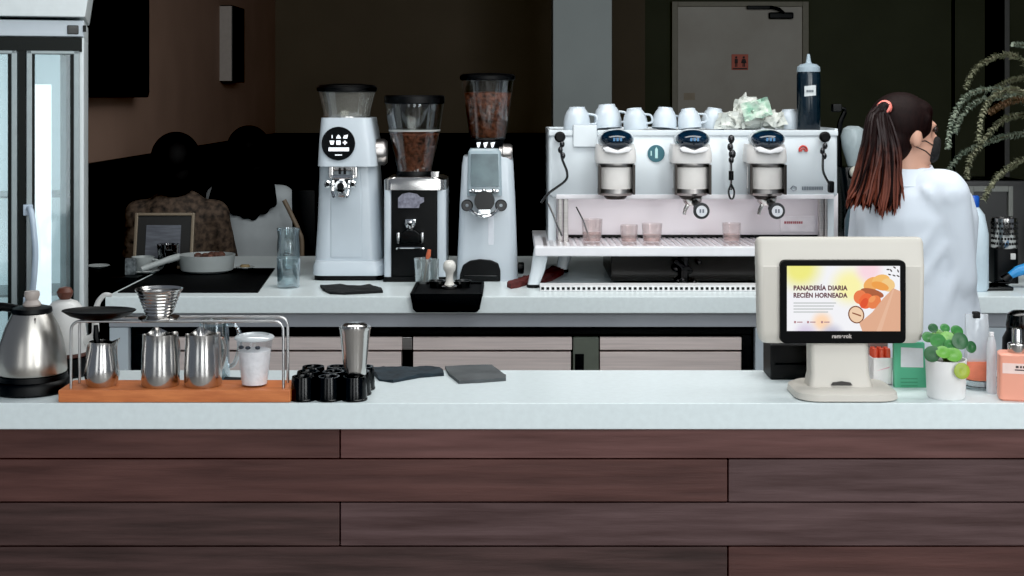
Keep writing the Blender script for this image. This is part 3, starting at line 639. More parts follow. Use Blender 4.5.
# ---- white box of red-orange markers
yy = 3.3; c = Vector((X(883, yy), yy, TOP)); k = thing('counter_box', 'white counter box holding red orange tubes, beside the green packet', 'box', c)
x0, x1 = X(872.5, yy), X(892.5, yy); zt = Z(358, yy); zu = Z(349, yy)
m = MB(); m.box(x0, x1, yy, yy + 0.003, TOP, zt, 0.0008).box(x0, x0 + 0.002, yy, yy + 0.05, TOP, zt).box(x1 - 0.002, x1, yy, yy + 0.05, TOP, zt).box(x0, x1, yy + 0.047, yy + 0.05, TOP, zu + 0.012).box(x0, x1, yy, yy + 0.05, TOP, TOP + 0.003)
m.build('tray', mat('white_card', (236, 232, 232), 0.6), k)
MB().prism([(X(876, yy), Z(371, yy)), (X(889, yy), Z(368, yy)), (X(890, yy), Z(366.5, yy)), (X(882, yy), Z(369, yy))], yy - 0.0006, yy, 'Y').build('pink_script', mat('pink_ink', (226, 170, 184), 0.6), k)
OR = mat('red_orange', (232, 92, 66), 0.4)
for i in range(3):
    for j in range(2):
        q = (x0 + 0.0085 + i * 0.0152, yy + 0.013 + 0.02 * j, TOP + 0.004)
        MB().lathe([(0, 0), (0.0068, 0), (0.0068, zu - TOP - 0.01), (0.0058, zu - TOP - 0.005), (0, zu - TOP - 0.005)], q, 18).build('tube', OR, k, label='red orange tube')
MB().box(x0, x1, yy + 0.04, yy + 0.046, zu - 0.004, Z(344.5, yy), 0.001).build('back_card', mat('grey_card', (140, 132, 130), 0.7), k)
# ---- green packet
yy = 3.27; k = thing('green_packet', 'flat green packet with a white label leaning beside the potted plant', 'packet', (X(911, yy), yy, TOP))
g = MB(); x0, x1 = X(895, yy), X(927, yy); zt = Z(343.5, yy)
g.loft([[(x0, yy + 0.002, TOP), (x1, yy + 0.002, TOP), (x1, yy + 0.018, TOP), (x0, yy + 0.018, TOP)], [(x0, yy + 0.01, zt), (x1 - 0.003, yy + 0.01, zt), (x1 - 0.003, yy + 0.022, zt), (x0, yy + 0.022, zt)]])
g.build('packet', mat('mint_green', (84, 178, 138), 0.5, var=0.06, scale=12), k)
def gq(px, py): z = Z(py, yy); f = (z - TOP) / (zt - TOP); return (X(px, yy), yy + 0.002 + 0.008 * f - 0.0006, z)
MB().loft([[gq(901.5, 367.5), gq(924, 368), gq(924, 349), gq(902, 348)], [tuple(Vector(gq(*p)) + Vector((0, 0.0006, 0))) for p in ((901.5, 367.5), (924, 368), (924, 349), (902, 348))]]).build('label', mat('white_label', (224, 226, 230), 0.5), k, label='plain white label')
m = MB()
for py in (379, 382.5, 386): m.loft([[gq(901, py + 0.5), gq(918, py + 0.5), gq(918, py - 0.5), gq(901, py - 0.5)], [tuple(Vector(gq(*p)) + Vector((0, 0.0006, 0))) for p in ((901, py + 0.5), (918, py + 0.5), (918, py - 0.5), (901, py - 0.5))]])
m.build('print_lines', mat('green_print', (58, 146, 108), 0.5), k)
# ---- potted plant
yy = 3.17; c = Vector((X(946, yy), yy, TOP)); k = thing('potted_plant', 'round-leaved green houseplant in a small white pot beside the green packet', 'potted plant', c)
MB().lathe([(0, 0), (0.039, 0), (0.042, 0.004), (0.0455, 0.083), (0.046, 0.087), (0.0425, 0.087), (0.041, 0.07), (0, 0.07)], c, 40).build('pot', mat('white_ceramic', (238, 237, 236), 0.35, var=0.02), k)
MB().lathe([(0, 0.078), (0.03, 0.077), (0.0415, 0.073), (0.041, 0.07), (0, 0.0695)], c, 24).build('soil', mat('soil', (44, 34, 26), 0.9, bump=0.6, scale=90), k)
LG = [mat('leaf_%d' % i, a, 0.35, c2=b, scale=25) for i, (a, b) in enumerate((((38, 104, 44), (60, 134, 60)), ((86, 150, 52), (112, 172, 66)), ((24, 76, 40), (38, 100, 50)), ((166, 178, 40), (140, 164, 44))))]
lv = [(932, 354, 8, 2, -0.03, 0.1), (938, 341, 8, 0, -0.01, 0.5), (948, 337, 7.5, 1, 0.0, 1.0), (960, 341, 8.5, 2, -0.02, 0.25), (971, 347, 6, 2, 0.0, 0.2), (945, 328, 5, 0, 0.02, 0.6), (933, 328, 5, 2, 0.02, 0.5), (953, 354, 9, 1, -0.035, 0.8), (943, 352, 7, 1, -0.035, 0.7), (962, 371, 8, 3, -0.052, 0.1), (928, 337, 6, 0, 0.01, 0.6), (957, 331, 6.5, 0, 0.02, 0.6), (950, 345, 6, 0, -0.02, 0.5), (938, 334, 6, 1, 0.03, 0.8)]
st = MB()
for n_, (px, py, r, ci, dy, tilt) in enumerate(lv):
    q = Vector((X(px, yy + dy), yy + dy, Z(py, yy + dy))); R = W(r, yy)
    out = Vector((q.x - c.x, (q.y - c.y) * 0.8 - 0.012, 0.0)); nrm = (Vector((out.x * 4, -1.0, 0)) .normalized() + Vector((0, 0, tilt * 1.2))).normalized()
    rot = nrm.to_track_quat('Z', 'Y').to_matrix().to_4x4()
    m = MB(); m.lathe([(0, -0.0002), (R * 0.25, 0.0008), (R * 0.7, 0.001), (R, 0.0), (R * 0.98, -0.0006), (R * 0.5, 0.0002), (0, -0.001)], q, 22, rot)
    m.build('leaf', LG[ci], k)
    b0 = c + Vector((0.006 * math.sin(n_ * 2.1), 0.006 * math.cos(n_ * 2.1), 0.076)); mid = (b0 + q) / 2 + Vector((0, 0, 0.02)) + (q - b0).normalized().cross(Vector((0, 1, 0))) * 0.004
    st.tube(bez([b0, mid, q - nrm * 0.001], 5), 0.0011, 6)
st.build('stems', mat('leaf_stem', (92, 110, 54), 0.5), k)
# ---- peach bottle
yy = 3.15; SAL = mat('peach_bottle', (240, 164, 140), 0.4, var=0.03, scale=6)
c = Vector((X(1019, yy), yy, TOP)); k = thing('pump_bottle', 'square peach coloured bottle with silver cap at the end of the bar', 'bottle', c)
zt = Z(352, yy); w, d = 0.09, 0.06
m = MB(); secs = [rrect(0, 0, w - 0.008, d - 0.008, 0.008, 0), rrect(0, 0, w, d, 0.008, 0.004), rrect(0, 0, w, d, 0.008, zt - TOP - 0.004), rrect(0, 0, w - 0.01, d - 0.01, 0.008, zt - TOP)]
A = math.radians(-14); RT = lambda p: (c.x + p[0] * math.cos(A) - p[1] * math.sin(A), c.y + p[0] * math.sin(A) + p[1] * math.cos(A), TOP + p[2])
m.loft([[RT(p) for p in s] for s in secs]).build('body', SAL, k)
def face(u0, u1, z0, z1, e): return [[RT((u0, -d / 2 - e, z0)), RT((u1, -d / 2 - e, z0)), RT((u1, -d / 2 - e, z1)), RT((u0, -d / 2 - e, z1))], [RT((u0, -d / 2 + 0.001, z0)), RT((u1, -d / 2 + 0.001, z0)), RT((u1, -d / 2 + 0.001, z1)), RT((u0, -d / 2 + 0.001, z1))]]
MB().loft(face(-w / 2 + 0.007, w / 2 - 0.007, 0.062, 0.085, 0.0006)).build('label_band', mat('label_pale', (242, 214, 206), 0.5), k)
m = MB()
for i, (a, b) in enumerate(((0.004, 0.01), (0.013, 0.017), (0.019, 0.026), (0.028, 0.034))): m.loft(face(a - 0.014, b - 0.014, 0.075, 0.08, 0.0012))
m.loft(face(-0.012, 0.02, 0.0695, 0.072, 0.0012))
m.build('label_print', mat('label_ink', (60, 46, 46), 0.5), k)
MB().lathe([(0, zt - TOP), (0.02, zt - TOP), (0.021, zt - TOP + 0.002), (0.021, zt - TOP + 0.018), (0.019, zt - TOP + 0.02), (0.011, zt - TOP + 0.021), (0.0115, zt - TOP + 0.05), (0.009, zt - TOP + 0.054), (0, zt - TOP + 0.054)], (c.x - 0.004, c.y, c.z), 30).build('cap', STEEL, k)
# black canister behind it
yy = 3.36; c = Vector((X(1022, yy), yy, TOP)); k = thing('canister', 'black upright canister behind the peach bottle', 'canister', c)
MB().lathe([(0, 0), (0.045, 0), (0.047, 0.004), (0.045, 0.1), (0.036, 0.118), (0.036, 0.128), (0, 0.128)], c, 32).build('body', BLACK, k)
MB().lathe([(0, 0.128), (0.037, 0.128), (0.038, 0.132), (0.034, 0.158), (0.024, 0.165), (0, 0.166)], c, 32).build('lid', BLACKGLOSS, k)
# ---- glass dish with clear pouch and clear tube
yy = 3.27; c = Vector((X(981, yy), yy, TOP)); k = tag(MB().lathe([(0, 0), (0.034, 0), (0.04, 0.004), (0.043, 0.022), (0.041, 0.0225), (0.038, 0.006), (0, 0.004)], c, 40).build('glass_dish', glass('dish_glass', (232, 238, 238), 0.4), origin=c), 'round clear glass dish under the clear pouch by the peach bottle', 'dish')
DR = mat('dish_reflection', (120, 124, 124), 0.15, 0.9)
for r_, z_ in ((0.0424, 0.0225), (0.0408, 0.008)): MB().tube([(c.x + r_ * math.cos(a * PI / 20), c.y + r_ * math.sin(a * PI / 20), TOP + z_) for a in range(41)], 0.0013, 6, False).build('reflection_ring', DR, k)  # metal rings stand in for reflections running round the glass
k = thing('clear_pouch', 'clear pouch with black clip and orange lower band standing in the glass dish', 'pouch', c + Vector((0, 0, 0.0045)))
def pouch(px0, px1, py0, py1, d0, d1, yq, dy=0.0): return [rrect((X(px0, yq) + X(px1, yq)) / 2, yq + dy, X(px1, yq) - X(px0, yq), dd, 0.004, Z(p, yq), 3) for p, dd in ((py0, d0), ((py0 + py1) / 2, (d0 + d1) / 2 + 0.002), (py1, d1))]
yq = 3.262
s = [rrect(X(978, yq), yq, W(22, yq), 0.02, 0.006, TOP + 0.006, 3), rrect(X(977.5, yq), yq, W(24, yq), 0.022, 0.006, Z(372, yq), 3), rrect(X(977, yq), yq, W(24, yq), 0.018, 0.005, Z(345, yq), 3), rrect(X(976.5, yq), yq, W(23, yq), 0.006, 0.002, Z(314, yq), 3)]
MB().loft(s).build('film', glass('pouch_film', (240, 243, 246), 0.15, 0.4), k)
MB().loft([rrect(X(978, yq), yq, W(24.6, yq), 0.0228, 0.006, Z(380, yq), 3), rrect(X(977.5, yq), yq, W(24.8, yq), 0.0232, 0.006, Z(361, yq), 3)]).build('orange_band', mat('salmon_band', (238, 134, 102), 0.5, var=0.1), k, label='orange band')
MB().box(X(972.5, yq), X(979.5, yq), yq - 0.008, yq + 0.006, Z(318, yq), Z(311.5, yq), 0.002).build('clip', BLACK, k)
yq = 3.212; c2 = Vector((X(991.5, yq), yq, TOP))
k = thing('clear_tube', 'slim clear upright tube between the pouch and the peach bottle', 'tube', c2)
MB().lathe([(0, 0.0), (0.011, 0.0), (0.0115, 0.002), (0.0105, 0.115), (0.006, 0.13), (0, 0.131)], c2, 20).build('body', glass('tube_plastic', (246, 247, 250), 0.25, 0.6), k)
MB().lathe([(0, 0.131), (0.0055, 0.131), (0.0055, 0.14), (0, 0.14)], c2, 16).build('cap', mat('white_cap', (236, 236, 238), 0.4), k)
# ================================================================== coffee grinders on the back counter
GW = mat('grinder_white', (190, 200, 208), 0.32, var=0.03, scale=5, coat=0.3)
CLEAR = glass('hopper_clear', (242, 242, 240), 0.13)
def sec(px0, px1, py, yf, d, r=0.03, yz=None, n=6):
    """rounded section spanning px0..px1 with its front at depth yf, at the height of row py"""
    return rrect((X(px0, yf) + X(px1, yf)) / 2, yf + d / 2, X(px1, yf) - X(px0, yf), d, r, Z(py, yz or yf), n)
def knob_x(mb, c, r, L, M=RY): mb.lathe([(0, 0), (r * 0.7, 0), (r * 0.7, L * 0.25), (r, L * 0.3), (r, L * 0.85), (r * 0.85, L), (0, L)], c, 24, M)
# ---- grinder one: white, round display
yf = 5.16; t = thing('coffee_grinder', 'tall white coffee grinder with round black display, first from the left', 'coffee grinder', (X(347, yf), yf, TOP), 'coffee grinders on the back counter')
z0 = YC(279.5)
MB().loft([[(p[0], p[1], TOP) for p in sec(313, 382, 279.5, yf, 0.3, 0.04)], sec(313, 382, 275, yf, 0.3, 0.04)]).build('foot', BLACK, t)
for s in (320, 374): pass
MB().loft([sec(311.5, 384, 275.5, yf - 0.01, 0.31, 0.04, yf), sec(312, 383.5, 266, yf - 0.01, 0.31, 0.04, yf), sec(314, 381, 261.5, yf, 0.3, 0.04)]).build('base_flange', GW, t)
m = MB(); m.loft([sec(313.5, 381, 261.5, yf + 0.03, 0.26, 0.05, yf), sec(316, 379, 220, yf + 0.035, 0.25, 0.05, yf), sec(318, 376, 165, yf + 0.04, 0.24, 0.05, yf)])
m.build('lower_body', GW, t)
MB().loft([sec(329, 363, 258, yf + 0.028, 0.03, 0.012, yf), sec(329, 363, 200, yf + 0.034, 0.03, 0.012, yf), sec(331, 361, 168, yf + 0.036, 0.03, 0.012, yf)]).build('front_channel', GREYWHITE, t)
MB().loft([sec(316.5, 376.5, 166.5, yf - 0.005, 0.28, 0.035, yf), sec(318, 374.5, 140, yf - 0.002, 0.27, 0.035, yf), sec(320, 371, 118, yf + 0.01, 0.25, 0.035, yf)]).build('head', GW, t)
dy = yf - 0.004
m = MB(); disc_y(m, X(338.5, dy), Z(143.5, dy), W(16.8, dy), dy - 0.006, dy + 0.03, 36); dsp = m.build('display', BLACKGLOSS, t, label='round black display')
ICON = mat('display_icons', (230, 232, 236), 0.5, emit=(225, 228, 236), es=0.7)
m = MB(); yi = dy - 0.0066
def iq(a, b, c, d): m.box(X(a, yi), X(b, yi), yi - 0.0006, yi + 0.0006, Z(d, yi), Z(c, yi))
iq(331.6, 332.6, 135, 138.2); m.prism([(X(336, yi), Z(138.5, yi)), (X(341, yi), Z(138.5, yi)), (X(340, yi), Z(136, yi)), (X(338.5, yi), Z(134.6, yi)), (X(337, yi), Z(136, yi))], yi - 0.0006, yi + 0.0006)
m.prism([(X(343, yi), Z(138.5, yi)), (X(344, yi), Z(135.5, yi)), (X(348, yi), Z(134.5, yi)), (X(347.2, yi), Z(138.5, yi))], yi - 0.0006, yi + 0.0006)
m.prism([(X(329.5, yi), Z(140.6, yi)), (X(334.5, yi), Z(140.6, yi)), (X(333.5, yi), Z(144.6, yi)), (X(330.5, yi), Z(144.6, yi))], yi - 0.0006, yi + 0.0006)
iq(336.3, 340.6, 140.4, 144.8); iq(342.8, 347, 141.8, 143.4); iq(344.2, 345.6, 140.6, 144.6)
iq(328.5, 349, 147.5, 151.2); iq(335, 342, 154.5, 155.5)
m.build('icons', ICON, dsp)
m = MB(); m.box(X(328.5, dy), X(333, dy), yf - 0.002, yf + 0.05, Z(178, yf), Z(166.5, yf), 0.004).box(X(352, dy), X(357, dy), yf - 0.002, yf + 0.05, Z(178, yf), Z(166.5, yf), 0.004).box(X(333, dy), X(352, dy), yf + 0.005, yf + 0.05, Z(171, yf), Z(166.5, yf), 0.003)
m.build('spout_bracket', STEEL, t)
m = MB()
ys = yf - 0.012
m.box(X(331, ys), X(354, ys), ys, ys + 0.05, Z(180, ys), Z(175, ys), 0.004)
for a in (328, 353): m.lathe([(0, 0), (0.011, 0), (0.013, 0.004), (0.013, 0.012), (0.008, 0.016), (0, 0.016)], (X(a, ys), ys, Z(184, ys)), 18, RX)
m.lathe([(0.006, 0), (0.022, 0), (0.026, 0.012), (0.022, 0.02), (0.006, 0.022)], (X(341, ys), ys + 0.01, Z(186, ys)), 24, RX)
for a in (333, 349): m.tube([(X(a, ys), ys, Z(181, ys)), (X(a, ys), ys - 0.02, Z(190, ys)), (X(a + (2 if a < 340 else -2), ys), ys - 0.018, Z(197, ys))], 0.006)
m.box(X(337, ys), X(346, ys), ys + 0.004, ys + 0.03, Z(198, ys), Z(188, ys), 0.004)
m.build('portafilter_fork', CHROME, t)
m = MB(); m.box(X(332, ys), X(350, ys), ys - 0.004, ys + 0.004, Z(183, ys), Z(180, ys), 0.001)
for a in (328, 353): m.lathe([(0, 0), (0.007, 0), (0.007, 0.003), (0, 0.003)], (X(a, ys), ys - 0.0155, Z(184, ys)), 14, RX)
m.lathe([(0, 0), (0.013, 0), (0.013, 0.004), (0, 0.004)], (X(341, ys), ys - 0.011, Z(186, ys)), 18, RX)
m.build('fork_pads', BLACK, t)
m = MB(); m.box(X(338, ys), X(340.4, ys), yf + 0.001, yf + 0.006, Z(174.5, ys), Z(168, ys)).box(X(343, ys), X(345.6, ys), yf + 0.001, yf + 0.006, Z(174.5, ys), Z(168, ys)).build('spout_slots', BLACK, t)
kc = (X(369, yf + 0.08), yf + 0.08, Z(152, yf + 0.08)); m = MB(); knob_x(m, kc, 0.05, 0.068); m.build('adjustment_knob', BRUSHED, t, label='brushed metal adjustment knob')
yc = yf + 0.13; cx = X(347, yc)
MB().lathe([(0, 0), (0.088, 0), (0.09, 0.004), (0.09, 0.012), (0, 0.012)], (cx, yc, Z(119, yf) - 0.004), 36).build('hopper_collar', STEEL, t)
zz = Z(116.5, yc); zt = Z(91, yc)
MB().lathe([(0.086, 0), (0.09, 0.03), (0.108, zt - zz), (0.105, zt - zz), (0.087, 0.03), (0.083, 0)], (cx, yc, zz), 40).build('hopper', glass('hopper_pale', (244, 243, 238), 0.18, 0.07), t, label='clear empty hopper')
MB().lathe([(0, -0.008), (0.1, -0.008), (0.113, 0), (0.114, 0.012), (0.104, 0.022), (0.05, 0.028), (0, 0.028)], (cx, yc, zt), 40).build('hopper_lid', BLACK, t)
# ---- grinder two: black front, white sides
yf = 5.12; t = thing('coffee_grinder', 'shorter coffee grinder with black front and white sides, second from the left', 'coffee grinder', (X(415, yf), yf, TOP), 'coffee grinders on the back counter')
MB().loft([[(p[0], p[1], TOP) for p in sec(383, 446, 283.2, yf, 0.26, 0.012)], sec(383, 446, 277, yf, 0.26, 0.012)]).build('foot', BLACK, t)
for a, b in ((384, 391), (437, 446)): MB().loft([sec(a, b, 277, yf + 0.002, 0.25, 0.008, yf), sec(a, b, 190, yf + 0.002, 0.25, 0.008, yf)]).build('side_panel', GW, t, label='white side panel')
MB().loft([sec(390.5, 437.5, 277.5, yf + 0.01, 0.23, 0.006, yf), sec(390.5, 437.5, 190, yf + 0.01, 0.23, 0.006, yf)]).build('body', BLACK, t)
MB().loft([sec(383.5, 446, 190, yf - 0.004, 0.26, 0.03, yf), sec(383.5, 446, 180, yf - 0.004, 0.26, 0.03, yf), sec(388, 441, 177.5, yf, 0.24, 0.03, yf)]).build('collar', STEEL, t)
m = MB(); yi = yf + 0.004
m.prism([(X(a, yi), Z(b, yi)) for a, b in ((398, 208), (398, 198), (402, 194), (409, 192.5), (417, 194), (420, 197), (424, 197.5), (424, 202), (420, 204), (419, 208))], yi - 0.003, yf + 0.011, 'Y', 0.001)
m.build('badge', mat('badge_silver', (150, 150, 164), 0.4, 0.5, c2=(90, 90, 104), scale=60), t)
m = MB(); ys = yf - 0.02
m.lathe([(0, 0), (0.012, 0), (0.014, 0.01), (0.022, 0.028), (0.02, 0.04), (0, 0.04)], (X(410, ys), ys + 0.012, Z(232, ys)), 24)
m.box(X(405, ys), X(416, ys), ys + 0.004, yf + 0.02, Z(226, ys), Z(219, ys), 0.004)
m.box(X(397, ys), X(400, ys), ys - 0.02, yf + 0.02, Z(243, ys), Z(232, ys), 0.003).box(X(421, ys), X(424, ys), ys - 0.02, yf + 0.02, Z(243, ys), Z(232, ys), 0.003)
m.tube([(X(397, ys), ys - 0.02, Z(248, ys)), (X(401, ys), ys - 0.03, Z(247, ys)), (X(419, ys), ys - 0.03, Z(247, ys)), (X(424, ys), ys - 0.02, Z(248, ys))], 0.004)
m.build('dosing_spout', CHROME, t)
MB().prism([(X(a, ys), Z(b, ys)) for a, b in ((400, 243), (400, 234), (406, 230), (415, 230), (420, 234), (420, 243))], ys - 0.01, yf + 0.01, 'Y', 0.002).build('fork_guard', BLACKGLOSS, t)
yc = yf + 0.12; cx = X(414.5, yc)
zz = Z(178, yf); zt = Z(103, yc)
H = zt - zz
MB().lathe([(0.062, 0), (0.066, H * 0.12), (0.09, H * 0.5), (0.108, H * 0.92), (0.109, H), (0.106, H), (0.105, H * 0.92), (0.087, H * 0.5), (0.063, H * 0.12), (0.059, 0)], (cx, yc, zz), 40).build('hopper', CLEAR, t, label='clear hopper half full of beans')
hb = Z(132, yc) - zz
MB().lathe([(0, 0.002), (0.058, 0.003), (0.062, H * 0.12), (0.085, H * 0.5), (0.092, hb - 0.004), (0.08, hb), (0, hb + 0.004)], (cx, yc, zz), 36).build('beans', BEAN, t)
MB().lathe([(0.0925, hb + 0.003), (0.096, hb + 0.003), (0.097, hb + 0.009), (0.0925, hb + 0.009), (0.0925, hb + 0.003)], (cx, yc, zz), 36).build('hopper_band', mat('pale_band', (170, 172, 170), 0.4), t)
MB().lathe([(0, -0.004), (0.108, -0.004), (0.113, 0), (0.113, 0.024), (0.108, 0.029), (0, 0.03)], (cx, yc, zt), 40).build('hopper_lid', BLACK, t)
MB().lathe([(0.04, 0), (0.068, 0), (0.07, 0.012), (0.066, 0.022), (0.063, 0.022)], (cx, yc, zz - 0.002), 32).build('hopper_neck', BLACK, t)
MB().box(X(432, yc), X(440, yc), yc - 0.08, yc - 0.05, Z(177, yf) - 0.004, Z(172, yf), 0.003).build('shutter_tab', STEEL, t)
# ---- grinder three: white with tilted display
yf = 5.14; t = thing('coffee_grinder', 'tall white coffee grinder with hopper full of dark beans, nearest the espresso machine', 'coffee grinder', (X(487, yf), yf, TOP), 'coffee grinders on the back counter')
m = MB(); m.loft([[(p[0], p[1], TOP) for p in sec(456.5, 518, 282.5, yf, 0.28, 0.03)], sec(457, 517.5, 262, yf + 0.002, 0.275, 0.03, yf), sec(459.5, 515.5, 205, yf + 0.012, 0.25, 0.03, yf), sec(461.5, 513.5, 166, yf + 0.02, 0.23, 0.03, yf), sec(463, 512.5, 157, yf + 0.03, 0.21, 0.03, yf)])
m.build('body', GW, t)
MB().prism([(X(a, yf), Z(b, yf)) for a, b in ((459.5, 281), (460, 274), (463, 265), (470, 260.5), (480, 259), (491, 260), (498, 263), (500.5, 270), (500.5, 281))], yf - 0.012, yf + 0.03, 'Y', 0.004).build('catch_drawer', BLACK, t, label='black rounded catch drawer at the foot')
MB().box(X(464, yf), X(497, yf), yf - 0.016, yf - 0.01, Z(277, yf), Z(274.5, yf), 0.002).build('drawer_grip', BLACKGLOSS, t)
MB().box(X(488, yf), X(494, yf), yf + 0.005, yf + 0.02, Z(256, yf), Z(216, yf), 0.002).build('front_strip', mat('pale_rail', (226, 230, 238), 0.3), t, label='pale vertical strip below the fork')  # narrow pale box set into the body front
# head with display
MB().loft([sec(467, 502, 196, yf + 0.0, 0.1, 0.012, yf), sec(468, 501, 152, yf + 0.012, 0.12, 0.012, yf), sec(470, 498, 149, yf + 0.02, 0.12, 0.012, yf)]).build('head', mat('head_blue_grey', (150, 166, 174), 0.25, var=0.05), t)
yd = yf - 0.004
MB().loft([[(X(471, yd), yd - 0.004, Z(186, yd)), (X(499, yd), yd - 0.004, Z(186, yd)), (X(499, yd), yd + 0.02, Z(186, yd)), (X(471, yd), yd + 0.02, Z(186, yd))], [(X(471, yd), yd + 0.006, Z(154, yd)), (X(498, yd), yd + 0.006, Z(154, yd)), (X(498, yd), yd + 0.03, Z(154, yd)), (X(471, yd), yd + 0.03, Z(154, yd))]]).build('display', mat('teal_display', (44, 62, 70), 0.12, c2=(92, 116, 122), scale=9), t, label='teal glass front panel')
m = MB(); ys = yf - 0.03
m.lathe([(0, 0), (0.034, 0), (0.037, 0.01), (0.037, 0.05), (0, 0.05)], (X(484.5, ys), yf + 0.01, Z(201, ys)), 28, RX)
m.build('dosing_head', BLACKGLOSS, t)
m = MB()
for a in (467, 501): MB().lathe([(0.006, 0), (0.02, 0), (0.022, 0.008), (0.018, 0.014), (0.006, 0.014), (0.006, 0)], (X(a, ys), ys + 0.015, Z(205.5, ys)), 22, RX).build('fork_disc', mat('dark_steel', (70, 70, 70), 0.3, 0.9), t)
m = MB()
m.box(X(469, ys), X(499, ys), ys + 0.0, yf + 0.02, Z(193, ys), Z(189.5, ys), 0.003)
for a in (473, 484, 494): m.ell((X(a, ys), ys - 0.002, Z(190.5, ys)), 0.008)
m.tube([(X(470, ys), ys - 0.004, Z(210, ys)), (X(477, ys), ys - 0.02, Z(214.5, ys)), (X(484, ys), ys - 0.024, Z(216, ys)), (X(491, ys), ys - 0.02, Z(214.5, ys)), (X(498, ys), ys - 0.004, Z(210, ys))], 0.006)
m.box(X(478, ys), X(491, ys), ys - 0.022, ys + 0.01, Z(215, ys), Z(209, ys), 0.003).box(X(480, ys), X(489, ys), ys + 0.004, ys + 0.02, Z(212, ys), Z(190, ys), 0.003)
m.build('portafilter_fork', CHROME, t)
yc = yf + 0.13; cx = X(487.5, yc)
zb = Z(157, yf) - 0.002; zz = Z(139, yc); zt = Z(79.5, yc); H = zt - zz
MB().lathe([(0, zb), (0.06, zb), (0.064, zb + 0.01), (0.064, zz - 0.004), (0.07, zz), (0.066, zz + 0.006), (0, zz + 0.006)], (cx, yc, 0), 36).build('neck', BLACK, t)
m = MB()
for i in range(3):
    a = -PI / 2 + (i - 1.0) * 0.42 - 0.1; r = 0.0645; p = Vector((cx + r * math.cos(a), yc + r * math.sin(a), Z(146, yf)))
    m.prism([(p.x - 0.008, p.z + 0.01), (p.x + 0.009, p.z + 0.012), (p.x + 0.002, p.z - 0.008), (p.x - 0.004, p.z - 0.008)], p.y - 0.003, p.y + 0.004)
m.build('neck_marks', ICON, t)
MB().lathe([(0.068, 0), (0.07, 0.01), (0.098, H), (0.095, H), (0.067, 0.01), (0.065, 0)], (cx, yc, zz), 40).build('hopper', CLEAR, t, label='clear hopper full of dark beans')
hb = Z(92, yc) - zz
MB().lathe([(0, 0.007), (0.063, 0.007), (0.066, 0.014), (0.089, hb - 0.004), (0.08, hb), (0, hb + 0.003)], (cx, yc, zz), 36).build('beans', BEAN, t)
MB().lathe([(0, -0.004), (0.098, -0.004), (0.104, 0), (0.105, 0.012), (0.096, 0.02), (0.05, 0.024), (0, 0.024)], (cx, yc, zt), 40).build('hopper_lid', BLACK, t)
m = MB(); knob_x(m, (X(499, yf + 0.06), yf + 0.06, Z(153, yf + 0.06)), 0.034, 0.05); m.build('adjustment_knob', BRUSHED, t)
m = MB(); knob_x(m, (X(516, yf + 0.08), yf + 0.08, Z(268, yf + 0.08)), 0.022, 0.03); m.build('side_knob', BLACK, t)

# ================================================================== small things on the back counter, left half
# tamping mat with lip over the counter edge
m = MB(); yl = YK - 0.034
secs = [[(a, yl, z) for a, z in rr2(X(414, yl), X(479, yl), Z(311.5, yl), Z(299, yl), 0.012)]]
t = thing('tamping_mat', 'black rubber tamping mat with its lip hanging over the counter edge', 'mat', (X(446, yl), YK, TOP))
m = MB(); m.loft([rrect((X(410, yl) + X(482.5, yl)) / 2, yl + 0.012, X(476, yl) - X(415, yl), 0.018, 0.006, Z(312.5, yl), 4), rrect((X(410, yl) + X(482.5, yl)) / 2, yl + 0.012, X(479.5, yl) - X(412.5, yl), 0.023, 0.008, Z(309.5, yl), 4), rrect((X(410, yl) + X(482.5, yl)) / 2, yl + 0.0125, X(482.5, yl) - X(409.5, yl), 0.025, 0.008, TOP + 0.014, 4)])
m.build('lip', RUBBER, t)
m = MB(); m.box(X(410, yl), X(482.5, yl), yl + 0.02, YC(286), TOP + 0.0005, TOP + 0.008, 0.002).box(X(410, yl), X(413, yl), yl + 0.02, YC(286), TOP + 0.002, TOP + 0.016, 0.003).box(X(479.5, yl), X(482.5, yl), yl + 0.02, YC(286), TOP + 0.002, TOP + 0.016, 0.003).box(X(410, yl), X(482.5, yl), YC(286) - 0.01, YC(286), TOP + 0.002, TOP + 0.016, 0.003)
m.build('pad', RUBBER, t)
yt = YC(291); c = Vector((X(449.5, yt), yt, TOP + 0.0085))
t = thing('coffee_tamper', 'coffee tamper with round white knob standing on the black tamping mat', 'tamper', c)
MB().lathe([(0, 0), (0.028, 0), (0.029, 0.002), (0.029, 0.01), (0.024, 0.014), (0, 0.015)], c, 32).build('base', STEEL, t)
MB().lathe([(0, 0.014), (0.018, 0.014), (0.014, 0.022), (0.0125, 0.04), (0.014, 0.055), (0.021, 0.066), (0.0225, 0.078), (0.02, 0.09), (0.012, 0.098), (0, 0.1)], c, 32).build('handle', mat('tamper_white', (214, 212, 206), 0.3), t, label='white round tamper handle')
for px, lab in ((437, 'left'), (463, 'right')):
    yq = YC(289.5); c = Vector((X(px, yq), yq, TOP + 0.0085)); t = thing('portafilter_basket', 'small dark steel basket on the tamping mat, %s of the white tamper' % lab, 'basket', c, 'filter baskets on the tamping mat')
    MB().lathe([(0, 0), (0.023, 0), (0.027, 0.02), (0.03, 0.022), (0.03, 0.024), (0.026, 0.024), (0.023, 0.003), (0, 0.003)], c, 28).build('basket', mat('dark_steel', (70, 70, 70), 0.3, 0.9), t)
yq = YC(285.5); c = Vector((X(423, yq), yq, TOP)); t = thing('brush_cup', 'clear glass cup holding a brush in front of the black fronted grinder', 'cup', c)
MB().lathe([(0, 0), (0.024, 0), (0.026, 0.003), (0.033, 0.098), (0.0315, 0.098), (0.0245, 0.006), (0, 0.005)], c, 30).build('cup', glass('cup_glass', (232, 238, 238), 0.3, 0.14), t)
q = c + Vector((0.003, 0, 0.007))
